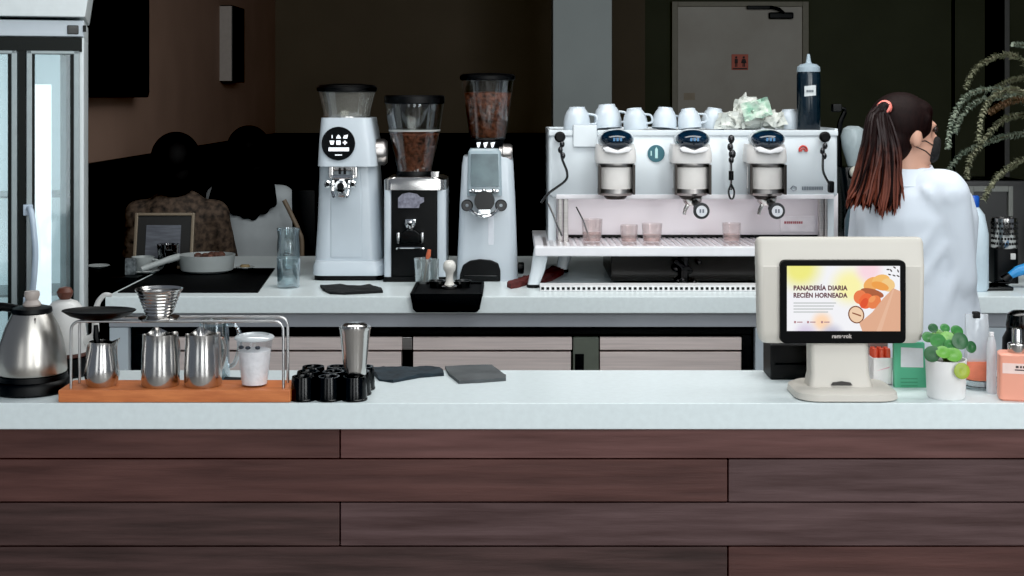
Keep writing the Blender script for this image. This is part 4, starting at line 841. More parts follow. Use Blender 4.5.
b = thing('cleaning_brush', 'small brush with orange tip standing in the glass cup', 'brush', q)
MB().tube([q, q + Vector((0.012, 0, 0.085))], 0.004, 8).build('handle', mat('pale_wood', (170, 150, 130), 0.6), b)
MB().tube([q + Vector((0.012, 0, 0.085)), q + Vector((0.016, 0, 0.1)), q + Vector((0.02, 0, 0.122))], [0.005, 0.009, 0.006], 10).build('bristles', mat('orange_bristle', (206, 108, 74), 0.8, bump=0.4, scale=200), b)
yq = 5.06; c = Vector((X(434.5, yq), yq, TOP)); tag(MB().lathe([(0, 0), (0.014, 0), (0.015, 0.004), (0.017, 0.092), (0.0155, 0.092), (0.0135, 0.006), (0, 0.005)], c, 24).build('shot_glass', glass('cup_glass', (232, 238, 238), 0.3), origin=c), 'narrow dark shot glass right behind the tamping mat', 'glass')
cloth('bar_towel', 'flat black towel on the back counter before the first white grinder', [(320, 287), (334, 286), (352, 288), (370, 286.5), (381, 289.5), (383, 293), (366, 294), (345, 295), (330, 294.5), (323, 291)], 0.006, DARKFAB, seed=5)
cloth('red_rag', 'crumpled dark red rag on the worktop beside the machine\'s front leg', [(507, 287), (513, 284.8), (520, 284), (526, 281), (533, 278.5), (545, 274), (558, 271), (565, 271), (563, 275), (552, 281), (541, 284), (526, 285.5), (518, 288), (511, 289)], 0.012, mat('dark_red_cloth', (104, 40, 36), 0.85, c2=(70, 26, 26), scale=30, bump=0.5), seed=12, lift=0.014)
# water glasses
yq = YC(287.5); c = Vector((X(288.5, yq), yq, TOP)); t = thing('water_glass', 'glass of water at the front, between the black mat and first grinder', 'glass', c, 'water glasses')
MB().lathe([(0, 0), (0.037, 0), (0.039, 0.004), (0.042, 0.105), (0.0405, 0.105), (0.037, 0.008), (0, 0.007)], c, 36).build('glass', glass('tumbler', (240, 246, 247), 0.25, 0.03), t)
MB().lathe([(0, 0.0075), (0.0365, 0.0085), (0.0393, 0.07), (0, 0.07)], c, 32).build('water', glass('water', (236, 244, 246), 0.2), t)
yq = 5.28; c = Vector((X(288.5, yq), yq, TOP)); t = thing('water_glass', 'taller glass carafe right behind the glass of water', 'carafe', c, 'water glasses')
MB().lathe([(0, 0), (0.04, 0), (0.043, 0.005), (0.043, 0.12), (0.04, 0.15), (0.044, 0.182), (0.0425, 0.182), (0.0385, 0.15), (0.0415, 0.12), (0.0415, 0.008), (0, 0.007)], c, 36).build('glass', glass('tumbler', (240, 246, 247), 0.25, 0.03), t)
ZM = TOP + 0.004
# serving pan
yq = 5.38; c = Vector((X(207, yq), yq, ZM)); t = thing('handled_pan', 'white oval ceramic pan with long handle on the black mat', 'pan', c)
CER = mat('grey_white_ceramic', (150, 156, 156), 0.35, var=0.03)
def ov(rx, ry, z): return [(c.x + rx * math.cos(2 * PI * k / 36), c.y + ry * math.sin(2 * PI * k / 36), c.z + z) for k in range(36)]
MB().loft([ov(0.085, 0.075, 0.0005), ov(0.1, 0.088, 0.01), ov(0.108, 0.094, 0.068), ov(0.104, 0.09, 0.068), ov(0.096, 0.084, 0.016), ov(0.07, 0.06, 0.012)]).build('bowl', CER, t)
MB().tube(bez([(c.x - 0.1, c.y - 0.03, c.z + 0.062), (c.x - 0.14, c.y - 0.08, c.z + 0.052), (c.x - 0.21, c.y - 0.17, c.z + 0.03)], 6), [0.014] * 6 + [0.012] * 6 + [0.009], 10).build('handle', CER, t)
m = MB(); random.seed(3)
for k in range(14): m.ell((c.x + random.uniform(-0.06, 0.06), c.y + random.uniform(-0.05, 0.05), c.z + 0.052 + random.uniform(0, 0.014)), (0.018, 0.015, 0.012), random.random() * 3, 10)
m.loft([ov(0.094, 0.08, 0.02), ov(0.1, 0.086, 0.05)])
o = m.build('contents', mat('dark_food', (54, 34, 28), 0.7, c2=(96, 60, 46), scale=40), t)
# white mug and box, plates
yq = 5.37; c = Vector((X(143, yq), yq, ZM)); t = thing('white_mug', 'pale mug on a saucer on the black mat beside the framed picture', 'mug', c)
MB().lathe([(0, 0), (0.05, 0), (0.062, 0.008), (0.06, 0.011), (0.04, 0.005), (0, 0.005)], c, 32).build('saucer', CER, t)
MB().lathe([(0, 0.0055), (0.03, 0.0055), (0.036, 0.012), (0.043, 0.06), (0.0415, 0.06), (0.034, 0.016), (0, 0.012)], c, 32).build('cup', CER, t)
MB().tube(bez([c + Vector((0.04, -0.012, 0.05)), c + Vector((0.062, -0.018, 0.046)), c + Vector((0.058, -0.018, 0.024)), c + Vector((0.036, -0.012, 0.02))], 5), 0.005, 8).build('handle', CER, t)
yq = 5.3; tag(MB().box(X(125.5, yq), X(136, yq), yq - 0.012, yq + 0.012, ZM, ZM + 0.062, 0.003).build('sugar_holder', mat('dark_and_white_card', (120, 128, 132), 0.5, c2=(30, 34, 36), scale=60), origin=(X(131, yq), yq, ZM)), 'small upright patterned table card before the white mug', 'card')
yq = 5.5; c = Vector((X(98, yq), yq, TOP + 0.0045)); tag(MB().lathe([(0, 0), (0.03, 0), (0.045, 0.01), (0.0435, 0.012), (0.03, 0.004), (0, 0.004)], c, 30).build('small_plate', CER, origin=c), 'small pale plate on the black side table by the fridge', 'plate')
yq = 5.52; c = Vector((X(243, yq), yq, TOP + 0.0005)); yq = 5.48
c = Vector((X(245, yq), yq, ZM)); t = thing('snack_plate', 'little plate with a biscuit on the mat corner by the white pan', 'plate', c)
MB().lathe([(0, 0), (0.025, 0), (0.037, 0.007), (0.0355, 0.009), (0.025, 0.0035), (0, 0.0035)], c, 30).build('plate', CER, t)
MB().lathe([(0, 0.004), (0.018, 0.004), (0.02, 0.01), (0.016, 0.016), (0, 0.017)], c, 20).build('biscuit', mat('biscuit', (134, 116, 84), 0.8), t)
# iced drink
yq = 5.4; c = Vector((X(168, yq), yq, ZM)); t = thing('iced_drink', 'glass of dark brown iced drink in front of the framed picture', 'drink', c)
MB().lathe([(0, 0), (0.03, 0), (0.032, 0.004), (0.042, 0.105), (0.0405, 0.105), (0.031, 0.008), (0, 0.007)], c, 30).build('glass', glass('dark_tumbler', (150, 140, 136), 0.25), t)
MB().lathe([(0, 0.0075), (0.0305, 0.0085), (0.039, 0.088), (0, 0.088)], c, 30).build('drink', mat('cola', (26, 12, 9), 0.2), t)
# framed picture, leaning back
yq = 5.47; w = W(60, yq); zt = Z(212.5, yq); t = thing('framed_picture', 'dark picture in a thin gilt frame leaning back on the black mat', 'picture frame', (X(162, yq), yq, ZM))
cx = X(162, yq); h = zt - ZM
m = MB(); b_ = 0.012
for a, b, c_, d_ in ((-w / 2, -w / 2 + b_, 0, h), (w / 2 - b_, w / 2, 0, h), (-w / 2 + b_, w / 2 - b_, 0, b_), (-w / 2 + b_, w / 2 - b_, h - b_, h)):
    m.box(cx + a, cx + b, yq, yq + 0.018, ZM + c_ + 0.001, ZM + d_, 0.002)
m.build('frame', mat('gilt_frame', (124, 112, 96), 0.4, 0.4), t)
MB().box(cx - w / 2 + b_, cx + w / 2 - b_, yq + 0.006, yq + 0.014, ZM + b_, zt - b_).build('mount', mat('black_mount', (14, 13, 12), 0.6), t)
MB().box(cx - w * 0.3, cx + w * 0.28, yq + 0.002, yq + 0.006, ZM + h * 0.2, ZM + h * 0.78).build('print', mat('grey_print', (92, 96, 104), 0.5, c2=(62, 64, 72), scale=12, stretch=(1, 1, 8)), t)
m = MB(); m.loft([[(cx - 0.03, yq + 0.018, ZM + h * 0.7), (cx + 0.03, yq + 0.018, ZM + h * 0.7), (cx + 0.03, yq + 0.024, ZM + h * 0.7), (cx - 0.03, yq + 0.024, ZM + h * 0.7)], [(cx - 0.04, yq + 0.085, ZM + 0.03), (cx + 0.04, yq + 0.085, ZM + 0.03), (cx + 0.04, yq + 0.09, ZM + 0.03), (cx - 0.04, yq + 0.09, ZM + 0.03)]]).build('strut', BLACK, t)
t.rotation_euler = (math.radians(-12), 0, math.radians(0))
# ================================================================== three group espresso machine
MW = mat('machine_white', (210, 218, 223), 0.3, var=0.025, scale=5, coat=0.3)
PINKST = mat('back_steel', (238, 232, 236), 0.4, 0.25, var=0.04, scale=3)
YT, YG, YBd, YP = 4.93, 4.97, 5.1, 5.27          # tray front, group front, body front, back panel
em = thing('espresso_machine', 'large white three-group espresso machine with oval dark displays', 'espresso machine', (X(693, YBd), YBd, TOP))
bx0, bx1 = X(548.5, YBd), X(838, YBd); zb, zt = Z(197, YBd), Z(131, YBd)
m = MB(); m.loft([rrect((bx0 + bx1) / 2, YBd + 0.22, bx1 - bx0 - 0.02, 0.43, 0.01, zb, 3), rrect((bx0 + bx1) / 2, YBd + 0.22, bx1 - bx0, 0.44, 0.014, zb + 0.008, 3), rrect((bx0 + bx1) / 2, YBd + 0.22, bx1 - bx0, 0.44, 0.014, zt - 0.008, 3), rrect((bx0 + bx1) / 2, YBd + 0.22, bx1 - bx0 - 0.014, 0.43, 0.012, zt, 3)])
m.build('body_shell', MW, em)
# raised top cover left, rails
MB().box(X(573, YBd), X(597, YBd), YBd - 0.012, YBd + 0.05, Z(147, YBd), Z(125, YBd), 0.004).build('corner_panel', MW, em)
m = MB()
for a, b in ((548.5, 573), (597, 838)): m.box(X(a, YBd), X(b, YBd), YBd - 0.005, YBd + 0.012, Z(136, YBd), Z(130, YBd), 0.004)
m.box(bx0, bx0 + 0.012, YBd, YBd + 0.43, Z(133, YBd), Z(129.5, YBd), 0.003).box(bx1 - 0.012, bx1, YBd, YBd + 0.43, Z(133, YBd), Z(128.5, YBd), 0.003).box(bx0, bx1, YBd + 0.42, YBd + 0.44, Z(133, YBd), Z(129.5, YBd), 0.003)
m.build('cup_rail', MW, em)
# lower lip
MB().box(X(556, YBd), X(834, YBd), YBd - 0.006, YBd + 0.02, Z(199, YBd), Z(194.5, YBd), 0.003).build('lower_lip', mat('pale_lip', (226, 224, 228), 0.3), em)
MB().box(X(560, YBd), X(828, YBd), YBd + 0.04, YBd + 0.07, zb - 0.006, zb - 0.001).build('work_light', mat('work_light', (255, 250, 250), 0.5, emit=(255, 246, 246), es=2.0), em)
# back panel and side posts
MB().box(X(557, YP), X(838, YP), YP, YP + 0.02, TOP + 0.14, zb + 0.002).build('splash_panel', PINKST, em)
MB().box(X(568, YP), X(826, YP), YP - 0.012, YP - 0.001, Z(239, YP), Z(234.6, YP), 0.002).build('black_strip', BLACK, em)
for a, b in ((558, 562.5), (563.5, 568.5), (820.5, 825), (826, 829)):
    MB().box(X(a, YBd), X(b, YBd), YBd + 0.02, YBd + 0.05, TOP + 0.14, zb + 0.004, 0.003).build('side_post', BRUSHED, em)
for a, b in ((548.5, 557), (830.5, 838)): MB().box(X(a, YBd), X(b, YBd), YBd + 0.06, YBd + 0.42, TOP + 0.13, zb + 0.004, 0.004).build('side_panel', MW, em)
# drip tray shelf
tz = 1.1
m = MB(); tx0, tx1 = X(534.5, YT), X(846, YT)
m.box(tx0, tx1, YT, YT + 0.03, Z(256.5, YT), tz, 0.006).box(tx0, tx1, YT + 0.02, YP + 0.3, tz - 0.02, tz - 0.004, 0.003)
m.box(tx0 + 0.002, tx0 + 0.03, YT + 0.004, YP + 0.02, tz - 0.03, tz + 0.004, 0.004).box(tx1 - 0.03, tx1 - 0.002, YT + 0.004, YP + 0.02, tz - 0.03, tz + 0.004, 0.004)
m.build('drip_tray', mat('tray_white', (228, 228, 232), 0.3, var=0.02), em)
m = MB()
for k in range(44): xk = tx0 + 0.04 + k * (tx1 - tx0 - 0.08) / 43; m.box(xk - 0.006, xk + 0.006, YT + 0.035, YP - 0.005, tz - 0.005, tz - 0.0005)
m.build('drip_grid', mat('grid_steel', (214, 208, 210), 0.3, 0.8), em)
# chassis under the tray
MB().box(X(611, 5.06), X(836, 5.06), 5.06, 5.5, TOP + 0.012, tz - 0.015, 0.004).build('chassis', mat('chassis_dark', (14, 12, 11), 0.18, c2=(30, 25, 22), scale=4), em)
m = MB()
for a, b, h_ in ((676, 269, 0.012), (689, 271, 0.013), (683, 280, 0.016), (699, 262, 0.009), (678, 281, 0.01), (694, 282, 0.01)): m.ell((X(a, 5.03), 5.03, Z(b, 5.03)), h_)
m.tube([(X(676, 5.0), 5.02, Z(262, 5.0)), (X(684, 5.0), 5.0, Z(268, 5.0)), (X(691, 5.0), 5.02, Z(270, 5.0))], 0.008).tube([(X(684, 5.03), 5.03, Z(257, 5.03)), (X(684, 5.03), 5.03, Z(284, 5.03))], 0.016)
m.build('drain_fittings', mat('dark_fitting', (60, 58, 58), 0.25, 0.9), em)
# legs
def mleg(x_top, x_bot, y, white=True):
    l = MB().loft([rrect(x_bot, y - 0.012, 0.042, 0.045, 0.012, TOP + 0.012, 4), rrect((x_bot + x_top) / 2, y - 0.002, 0.05, 0.05, 0.012, TOP + 0.06, 4), rrect(x_top, y + 0.01, 0.056, 0.06, 0.012, tz - 0.012, 4)]).build('leg', MW, em)
    MB().lathe([(0, 0), (0.023, 0), (0.025, 0.003), (0.025, 0.012), (0, 0.013)], (x_bot, y - 0.012, TOP), 20).build('rubber_foot', BLACK, l)
mleg(X(542, 4.99), X(533.5, 4.99), 4.99); mleg(X(568, 5.4), X(562, 5.4), 5.42); mleg(X(838, 4.99), X(844, 4.99), 4.99); mleg(X(826, 5.4), X(832, 5.4), 5.53)
# groups
DISP = mat('display_navy', (10, 20, 32), 0.08, c2=(20, 44, 66), scale=14, coat=0.5)
CRM = mat('group_cream', (224, 222, 220), 0.4, var=0.03)
for gi, gx in enumerate((617, 693.5, 769)):
    cx = X(gx, YG); gp = None
    yc = YG + 0.075
    def gz(p): return Z(p, YG)
    g = MB().loft([rrect(cx, yc + 0.01, W(40, YG), 0.17, 0.05, gz(163.5), 8), rrect(cx, yc + 0.012, W(41, YG), 0.175, 0.05, gz(160), 8), rrect(cx, yc + 0.015, W(40.5, YG), 0.17, 0.05, gz(152), 8), rrect(cx, yc + 0.025, W(38, YG), 0.15, 0.045, gz(145), 8)]).build('group_head', CRM, em)
    m = MB(); m.ell((cx, YG + 0.05, gz(139.8)), (W(18.4, YG), 0.065, W(10.8, YG)), 0, 32); m.build('display_rim', MW, g)
    m = MB(); m.ell((cx, YG + 0.03, gz(139.6)), (W(17.2, YG), 0.066, W(9.9, YG)), 0, 32); m.build('display', DISP, g, label='oval navy display')
    m = MB()
    for q in range(3): m.box(cx - 0.016 + q * 0.012, cx - 0.009 + q * 0.012, YG - 0.037, YG - 0.03, gz(140.8), gz(137.6))
    m.build('display_digits', mat('digit_blue', (70, 112, 150), 0.5, emit=(60, 110, 150), es=0.4), g)
    m = MB(); m.prism([(cx - W(15, YG), gz(148)), (cx - W(10, YG), gz(146.2)), (cx, gz(150.2)), (cx + W(10, YG), gz(146.2)), (cx + W(15, YG), gz(148)), (cx + W(12, YG), gz(151.6)), (cx, gz(153.6)), (cx - W(12, YG), gz(151.6))], YG - 0.026, YG + 0.03, 'Y', 0.004)
    m.build('display_lip', mat('lip_white', (238, 238, 240), 0.25), g)
    R = W(19, YG)
    m = MB(); m.lathe([(0, gz(193)), (R * 0.9, gz(193)), (R * 0.95, gz(191)), (R * 0.95, gz(165)), (0, gz(165))], (cx, yc, 0), 36); m.build('cylinder', mat('cylinder_pale', (232, 228, 224), 0.5, 0.0, var=0.03), g)
    m = MB(); m.lathe([(0, gz(167.5)), (R, gz(167.5)), (R * 1.03, gz(166)), (R * 1.03, gz(163.6)), (0, gz(163.6))], (cx, yc, 0), 36).lathe([(0, gz(196.5)), (R * 0.85, gz(196.5)), (R * 0.98, gz(194)), (R * 0.98, gz(189.5)), (0, gz(189.5))], (cx, yc, 0), 36)
    m.build('steel_band', BRUSHED, g)
    for s in (-1, 1): MB().box(cx + s * W(17.2, YG) - 0.005, cx + s * W(17.2, YG) + 0.005, YG + 0.01, YG + 0.05, gz(195), gz(165), 0.002).build('side_rod', mat('rod_dark', (60, 56, 54), 0.3, 0.8), g)
    m = MB(); m.lathe([(0, gz(200.5)), (R * 0.5, gz(200.5)), (R * 0.62, gz(198)), (R * 0.62, gz(196.3)), (0, gz(196.3))], (cx, yc, 0), 28); m.build('shower_head', mat('rod_dark', (60, 56, 54)), g)
    if gi:
        pf = MB(); pf.lathe([(0, gz(207)), (0.022, gz(207)), (0.034, gz(203)), (0.036, gz(199.5)), (0, gz(199))], (cx + 0.005, yc, 0), 30)
        pf.tube([(cx - 0.012, yc - 0.01, gz(206)), (cx - 0.022, yc - 0.014, gz(211)), (cx - 0.026, yc - 0.014, gz(216))], [0.008, 0.007, 0.006])
        p = pf.build('portafilter', STEEL, em)
        hx = X(gx + 8, YG - 0.09); hz = Z(211, YG - 0.09)
        MB().tube([(cx + 0.01, yc - 0.02, gz(203)), (cx + 0.014, YG + 0.0, gz(205)), (hx - 0.004, YG - 0.05, hz + 0.006), (hx, YG - 0.085, hz + 0.001)], [0.012, 0.013, 0.02, 0.023], 18).build('handle', BLACK, p)
        m = MB(); m.lathe([(0, 0), (0.027, 0), (0.029, 0.004), (0.027, 0.01), (0, 0.011)], (hx, YG - 0.084, hz), 28, RX); m.build('handle_cap', mat('cap_black', (26, 28, 32), 0.3), p)
        m = MB(); disc_y(m, hx, hz, 0.019, YG - 0.0975, YG - 0.094); m.build('cap_disc', mat('cap_disc', (214, 216, 222), 0.35), p, label='pale disc on the handle end')
        m = MB(); m.box(hx - 0.008, hx - 0.002, YG - 0.0985, YG - 0.097, hz - 0.006, hz + 0.007).box(hx + 0.002, hx + 0.008, YG - 0.0985, YG - 0.097, hz - 0.006, hz + 0.007).build('cap_mark', mat('cap_ink', (110, 116, 126), 0.4), p)
# logo, badges, lettering strip
m = MB(); lx, lz = X(656, YBd), Z(153.5, YBd); disc_y(m, lx, lz, W(8.6, YBd), YBd - 0.005, YBd + 0.01, 32); lg = m.build('round_logo', mat('logo_teal', (36, 92, 104), 0.3), em)
m = MB(); m.box(lx - 0.004, lx + 0.006, YBd - 0.0062, YBd - 0.0048, lz - 0.017, lz + 0.015); m.prism([(lx - 0.004, lz + 0.015), (lx + 0.006, lz + 0.015), (lx + 0.001, lz + 0.024)], YBd - 0.0062, YBd - 0.0048).box(lx - 0.02, lx - 0.016, YBd - 0.0062, YBd - 0.0048, lz - 0.008, lz + 0.01).build('logo_mark', mat('logo_pale', (176, 214, 214), 0.4), lg)
m = MB(); rx, rz = X(803, YBd), Z(149, YBd); P = [(rx + 0.014 * math.cos(a), YBd - 0.004, rz + 0.014 * math.sin(a) - 0.003) for a in [PI * (1.15 - 1.3 * k / 10) for k in range(11)]]
m.tube(P, 0.0035, 8).tube([(p[0] * 0.5 + rx * 0.5, p[1], p[2] * 0.5 + (rz - 0.008) * 0.5) for p in P], 0.0025, 8)
m.build('red_badge', mat('badge_red', (200, 70, 62), 0.4), em)
m = MB(); P = [(X(793, YBd), YBd - 0.003, Z(186, YBd)), (X(790.5, YBd), YBd - 0.003, Z(188.3, YBd)), (X(793, YBd), YBd - 0.003, Z(190.5, YBd)), (X(796, YBd), YBd - 0.003, Z(189.6, YBd)), (X(796, YBd), YBd - 0.003, Z(187, YBd)), (X(793, YBd), YBd - 0.003, Z(186, YBd))]
m.tube(P, 0.0022, 6); x_ = 802
for w_ in (1.6, 1.2, 1.6, 1.6, 1.4, 1.2, 0.8, 1.6, 0.8, 1.6, 1.4, 1.6, 1.2, 1.6): m.box(X(x_, YBd), X(x_ + w_ * 0.72, YBd), YBd - 0.004, YBd + 0.002, Z(190, YBd), Z(186.4, YBd)); x_ += w_ + 0.15
m.build('nameplate_lettering', mat('nameplate_grey', (128, 136, 144), 0.4, 0.5), em)
yl = YP - 0.002
nb = MB().box(X(780, yl), X(815, yl), yl - 0.004, yl + 0.003, Z(232, yl), Z(216, yl), 0.002).build('notice_plate', mat('notice_white', (236, 232, 236), 0.4), em)
m = MB(); x_ = 784
for w_ in (2.4, 1.8, 2, 2.4, 1.6, 2.2, 2, 2.4, 1.8): m.box(X(x_, yl), X(x_ + w_ * 0.8, yl), yl - 0.0052, yl - 0.003, Z(223.6, yl), Z(221.2, yl)); x_ += w_
m.build('notice_lettering', mat('notice_red', (168, 84, 92), 0.5), nb)
# steam wands: knob, twisted joint, pipe
def wand(px, tip, y=5.06, nm='steam_wand'):
    m = MB(); k = (X(px, y), YBd - 0.002, Z(137, y)); m.lathe([(0, 0), (0.008, 0), (0.012, 0.012), (0.019, 0.018), (0.02, 0.032), (0.014, 0.037), (0, 0.037)], k, 22, RX)
    w = m.build(nm, BLACK, em)
    m = MB(); P = [Vector((X(a, y - 0.02), y - 0.02, Z(b, y - 0.02))) for a, b in tip]
    m.tube(bez(P, 6), 0.0045, 8); m.build('pipe', mat('pipe_dark', (92, 92, 92), 0.25, 0.9), w)
    m = MB()
    for q in range(3): p = P[0].lerp(P[1], (q + 0.2) / 2.6); m.ell(p + Vector((0.004 * (-1) ** q, 0, 0)), (0.009, 0.009, 0.0125))
    m.build('ball_joint', mat('joint_dark', (70, 70, 72), 0.25, 0.9), w)
wand(560, [(561, 143), (562, 158), (567, 172), (565, 181), (549, 193), (541, 203)])
wand(825.5, [(824, 145), (823, 158), (823, 170), (826, 178), (831, 186)])
m = MB(); y = 5.04; P = [Vector((X(a, y), y, Z(b, y))) for a, b in ((732, 137), (731, 147), (731, 158), (731, 170), (731, 182), (731, 190))]
m.tube(P, 0.005, 8); hw = m.build('hot_water_wand', STEEL, em)
m = MB()
for a, b, c_, r_ in ((731, 139, 0, 0.012), (730, 147, 0, 0.011), (732, 154, 0, 0.013), (731, 160, 0, 0.01)): m.ell((X(a, y), y - 0.006, Z(b, y)), (r_, 0.012, r_ * 1.3))
m.build('ball_joint', mat('joint_dark', (70, 70, 72)), hw)
MB().tube([(X(731, y), y - 0.004, Z(171, y)), (X(731, y), y - 0.004, Z(180, y))], 0.009, 12).build('grip', BLACK, hw)
MB().tube(bez([(X(731, y), y - 0.004, Z(184, y)), (X(728.5, y), y - 0.004, Z(191, y)), (X(730, y), y - 0.004, Z(198, y)), (X(733, y), y - 0.004, Z(198, y)), (X(734, y), y - 0.004, Z(191, y)), (X(731, y), y - 0.004, Z(184, y))], 5), 0.0035, 8).build('ring_pull', mat('pipe_dark', (92, 92, 92)), hw)
MB().box(X(829, y), X(834, y), y - 0.01, y + 0.03, Z(193, y), Z(181, y), 0.006).build('steam_lever', BLACK, em)
m = MB(); m.tube([(X(548, 5.04), 5.04, Z(203, 5.04)), (X(553, 5.02), 5.02, Z(214, 5.02)), (X(562, 5.0), 5.0, Z(236, 5.0))], 0.0035, 8).build('left_wand_tip', mat('pipe_dark', (92, 92, 92)), em)
# slotted grate on the worktop under the machine front
m = MB(); g0, g1 = YC(291.5), YC(291.5) + 0.075; gx0, gx1 = X(540, g0), X(838, g0)
gr = thing('counter_grate', 'low white slotted strip on the worktop under the espresso machine', 'grate', ((gx0 + gx1) / 2, g0, TOP))
m.box(gx0, gx1, g0, g1, TOP + 0.0005, TOP + 0.02, 0.002).build('frame', mat('grate_white', (226, 226, 226), 0.35), gr)
m = MB(); n = 58; px_ = (gx1 - gx0) / n
for k in range(n): m.box(gx0 + px_ * (k + 0.25), gx0 + px_ * (k + 0.8), g0 - 0.001, g0 + 0.01, TOP + 0.006, TOP + 0.015)
m.build('slots', BLACK, gr)
# ---- glasses on the tray
def shot(px, y, r, h, lab, spoon=False):
    c = Vector((X(px, y), y, tz)); t = thing('shot_glass', lab, 'glass', c, 'small glasses on the machine tray')
    MB().lathe([(0, 0), (r * 0.8, 0), (r * 0.84, 0.003), (r, h), (r * 0.95, h), (r * 0.8, 0.008), (0, 0.007)], c, 28).build('glass', glass('pink_glass', (252, 248, 247), 0.12, 0.04), t)
    MB().lathe([(0, 0.0075), (r * 0.78, 0.0075), (r * 0.85, h * 0.42), (0, h * 0.42)], c, 24).build('dregs', glass('pink_dregs', (248, 232, 228), 0.1, 0.2), t)
shot(592, 5.07, 0.039, 0.085, 'tallest little glass on the tray, below the machine\'s first group')
shot(629, 5.05, 0.033, 0.066, 'small glass on the tray right of the tallest one')
shot(652, 5.06, 0.038, 0.07, 'wide small glass on the tray left of the hanging portafilter')
shot(731.5, 5.08, 0.035, 0.07, 'small glass on the tray below the middle hot water wand')
c = Vector((X(590, 5.07), 5.07, tz + 0.009)); tag(MB().tube([c, c + Vector((-0.026, 0, 0.074)), c + Vector((-0.05, 0, 0.12))], [0.003, 0.0025, 0.0025], 8).build('stirring_spoon', mat('dark_steel', (70, 70, 70)), origin=c), 'thin spoon leaning in the tallest small glass', 'spoon')
# ---- cups on top
CUPM = mat('cup_white', (196, 206, 214), 0.3, var=0.03)
def cup0(loc, lab):
    t = thing('coffee_cup', lab, 'cup', loc, 'white cups upside down on the machine'); c = Vector(loc)
    MB().lathe([(0.05, 0), (0.0505, 0.004), (0.05, 0.03), (0.046, 0.052), (0.039, 0.069), (0.031, 0.079), (0.03, 0.086), (0.026, 0.086), (0.024, 0.082), (0, 0.082)], c, 36).build('cup', CUPM, t)
    MB().tube(bez([c + Vector((0.049, -0.0, 0.02)), c + Vector((0.075, -0.0, 0.026)), c + Vector((0.072, 0, 0.052)), c + Vector((0.042, 0, 0.06))], 6), 0.0045, 8).build('handle', CUPM, t)
    return t
ztop = zt; first = None
for px, y, rz, sc, lab in ((577, 5.26, -0.2, 1.0, 'first white cup from the left, upside down on the espresso machine'), (608, 5.27, 0.15, 1.0, 'second white cup from the left, upside down on the espresso machine'),
        (636, 5.2, -0.5, 0.86, 'third white cup from the left, upside down on the espresso machine'), (664, 5.22, 0.3, 0.88, 'fourth white cup from the left, upside down on the espresso machine'),
        (690, 5.21, -0.3, 0.84, 'fifth white cup from the left, upside down on the espresso machine'), (712, 5.27, 0.2, 0.86, 'white cup tucked against the left of the crumpled paper heap'),
        (789, 5.25, 2.4, 0.8, 'white cup between the crumpled paper heap and the squeeze bottle')):
    loc = (X(px, y), y, ztop + 0.0005)
    if first is None: first = cup0(loc, lab); first.rotation_euler = (0, 0, rz)
    else: o = copy_tree(first, (loc[0], loc[1], loc[2] + 0.005), rz, lab); o.scale = (sc * 1.04,) * 3; o.rotation_euler = (0.1 * math.sin(px), 0.12 * math.cos(px * 3), rz)
# ---- crumpled paper heap
y = 5.22; c = Vector((X(750, y), y, ztop)); t = thing('paper_napkins', 'heap of crumpled white napkins with a green printed packet on the machine', 'napkins', c)
random.seed(11)
PAP = mat('paper_white', (228, 230, 224), 0.8, c2=(196, 200, 194), scale=12, bump=0.3)
m = MB()
for k in range(46):
    f = random.random(); ang = random.uniform(0, 2 * PI)
    px = random.gauss(750, 14); px = min(776, max(723, px)); top = 127 - 30 * math.exp(-((px - 752) / 18) ** 2)
    py = random.uniform(top + 2, 126); q = Vector((X(px, y), y + random.uniform(-0.05, 0.05), Z(py, y)))
    q.z = max(q.z, ztop + 0.035)
    b = bmesh.new(); bmesh.ops.create_grid(b, x_segments=4, y_segments=4, size=0.03)
    for v in b.verts: v.co.z += random.uniform(-0.011, 0.011) + 0.35 * v.co.x * math.sin(k + v.co.y * 60)
    Mx = Matrix.Translation(q) @ Matrix.Rotation(random.uniform(-0.9, 0.9), 4, 'Z') @ Matrix.Rotation(random.uniform(0.5, 1.7), 4, 'X') @ Matrix.Rotation(random.uniform(-1, 1), 4, 'Y')
    bmesh.ops.transform(b, matrix=Mx, verts=b.verts)
    for v in b.verts: v.co.z = max(v.co.z, ztop + 0.002)
    m._merge(b)
m.ell((c.x, c.y, c.z + 0.036), (0.075, 0.05, 0.034), seg=16)
m.build('crumpled_sheets', PAP, t, angle=25)
q = Vector((X(753, y), y - 0.075, Z(109, y)))
b = bmesh.new(); bmesh.ops.create_grid(b, x_segments=8, y_segments=8, size=0.5)
for v in b.verts: v.co = Vector((v.co.x * 0.105, v.co.y * 0.07, 0.022 * noise.noise(v.co * 4)))
bmesh.ops.transform(b, matrix=Matrix.Translation(q) @ Matrix.Rotation(-0.25, 4, 'Y') @ Matrix.Rotation(1.25, 4, 'X'), verts=b.verts)
MB()._merge(b).build('green_printed_packet', mat('green_print_paper', (130, 180, 156), 0.8, c2=(212, 218, 208), scale=30), t, label='packet with a green print')
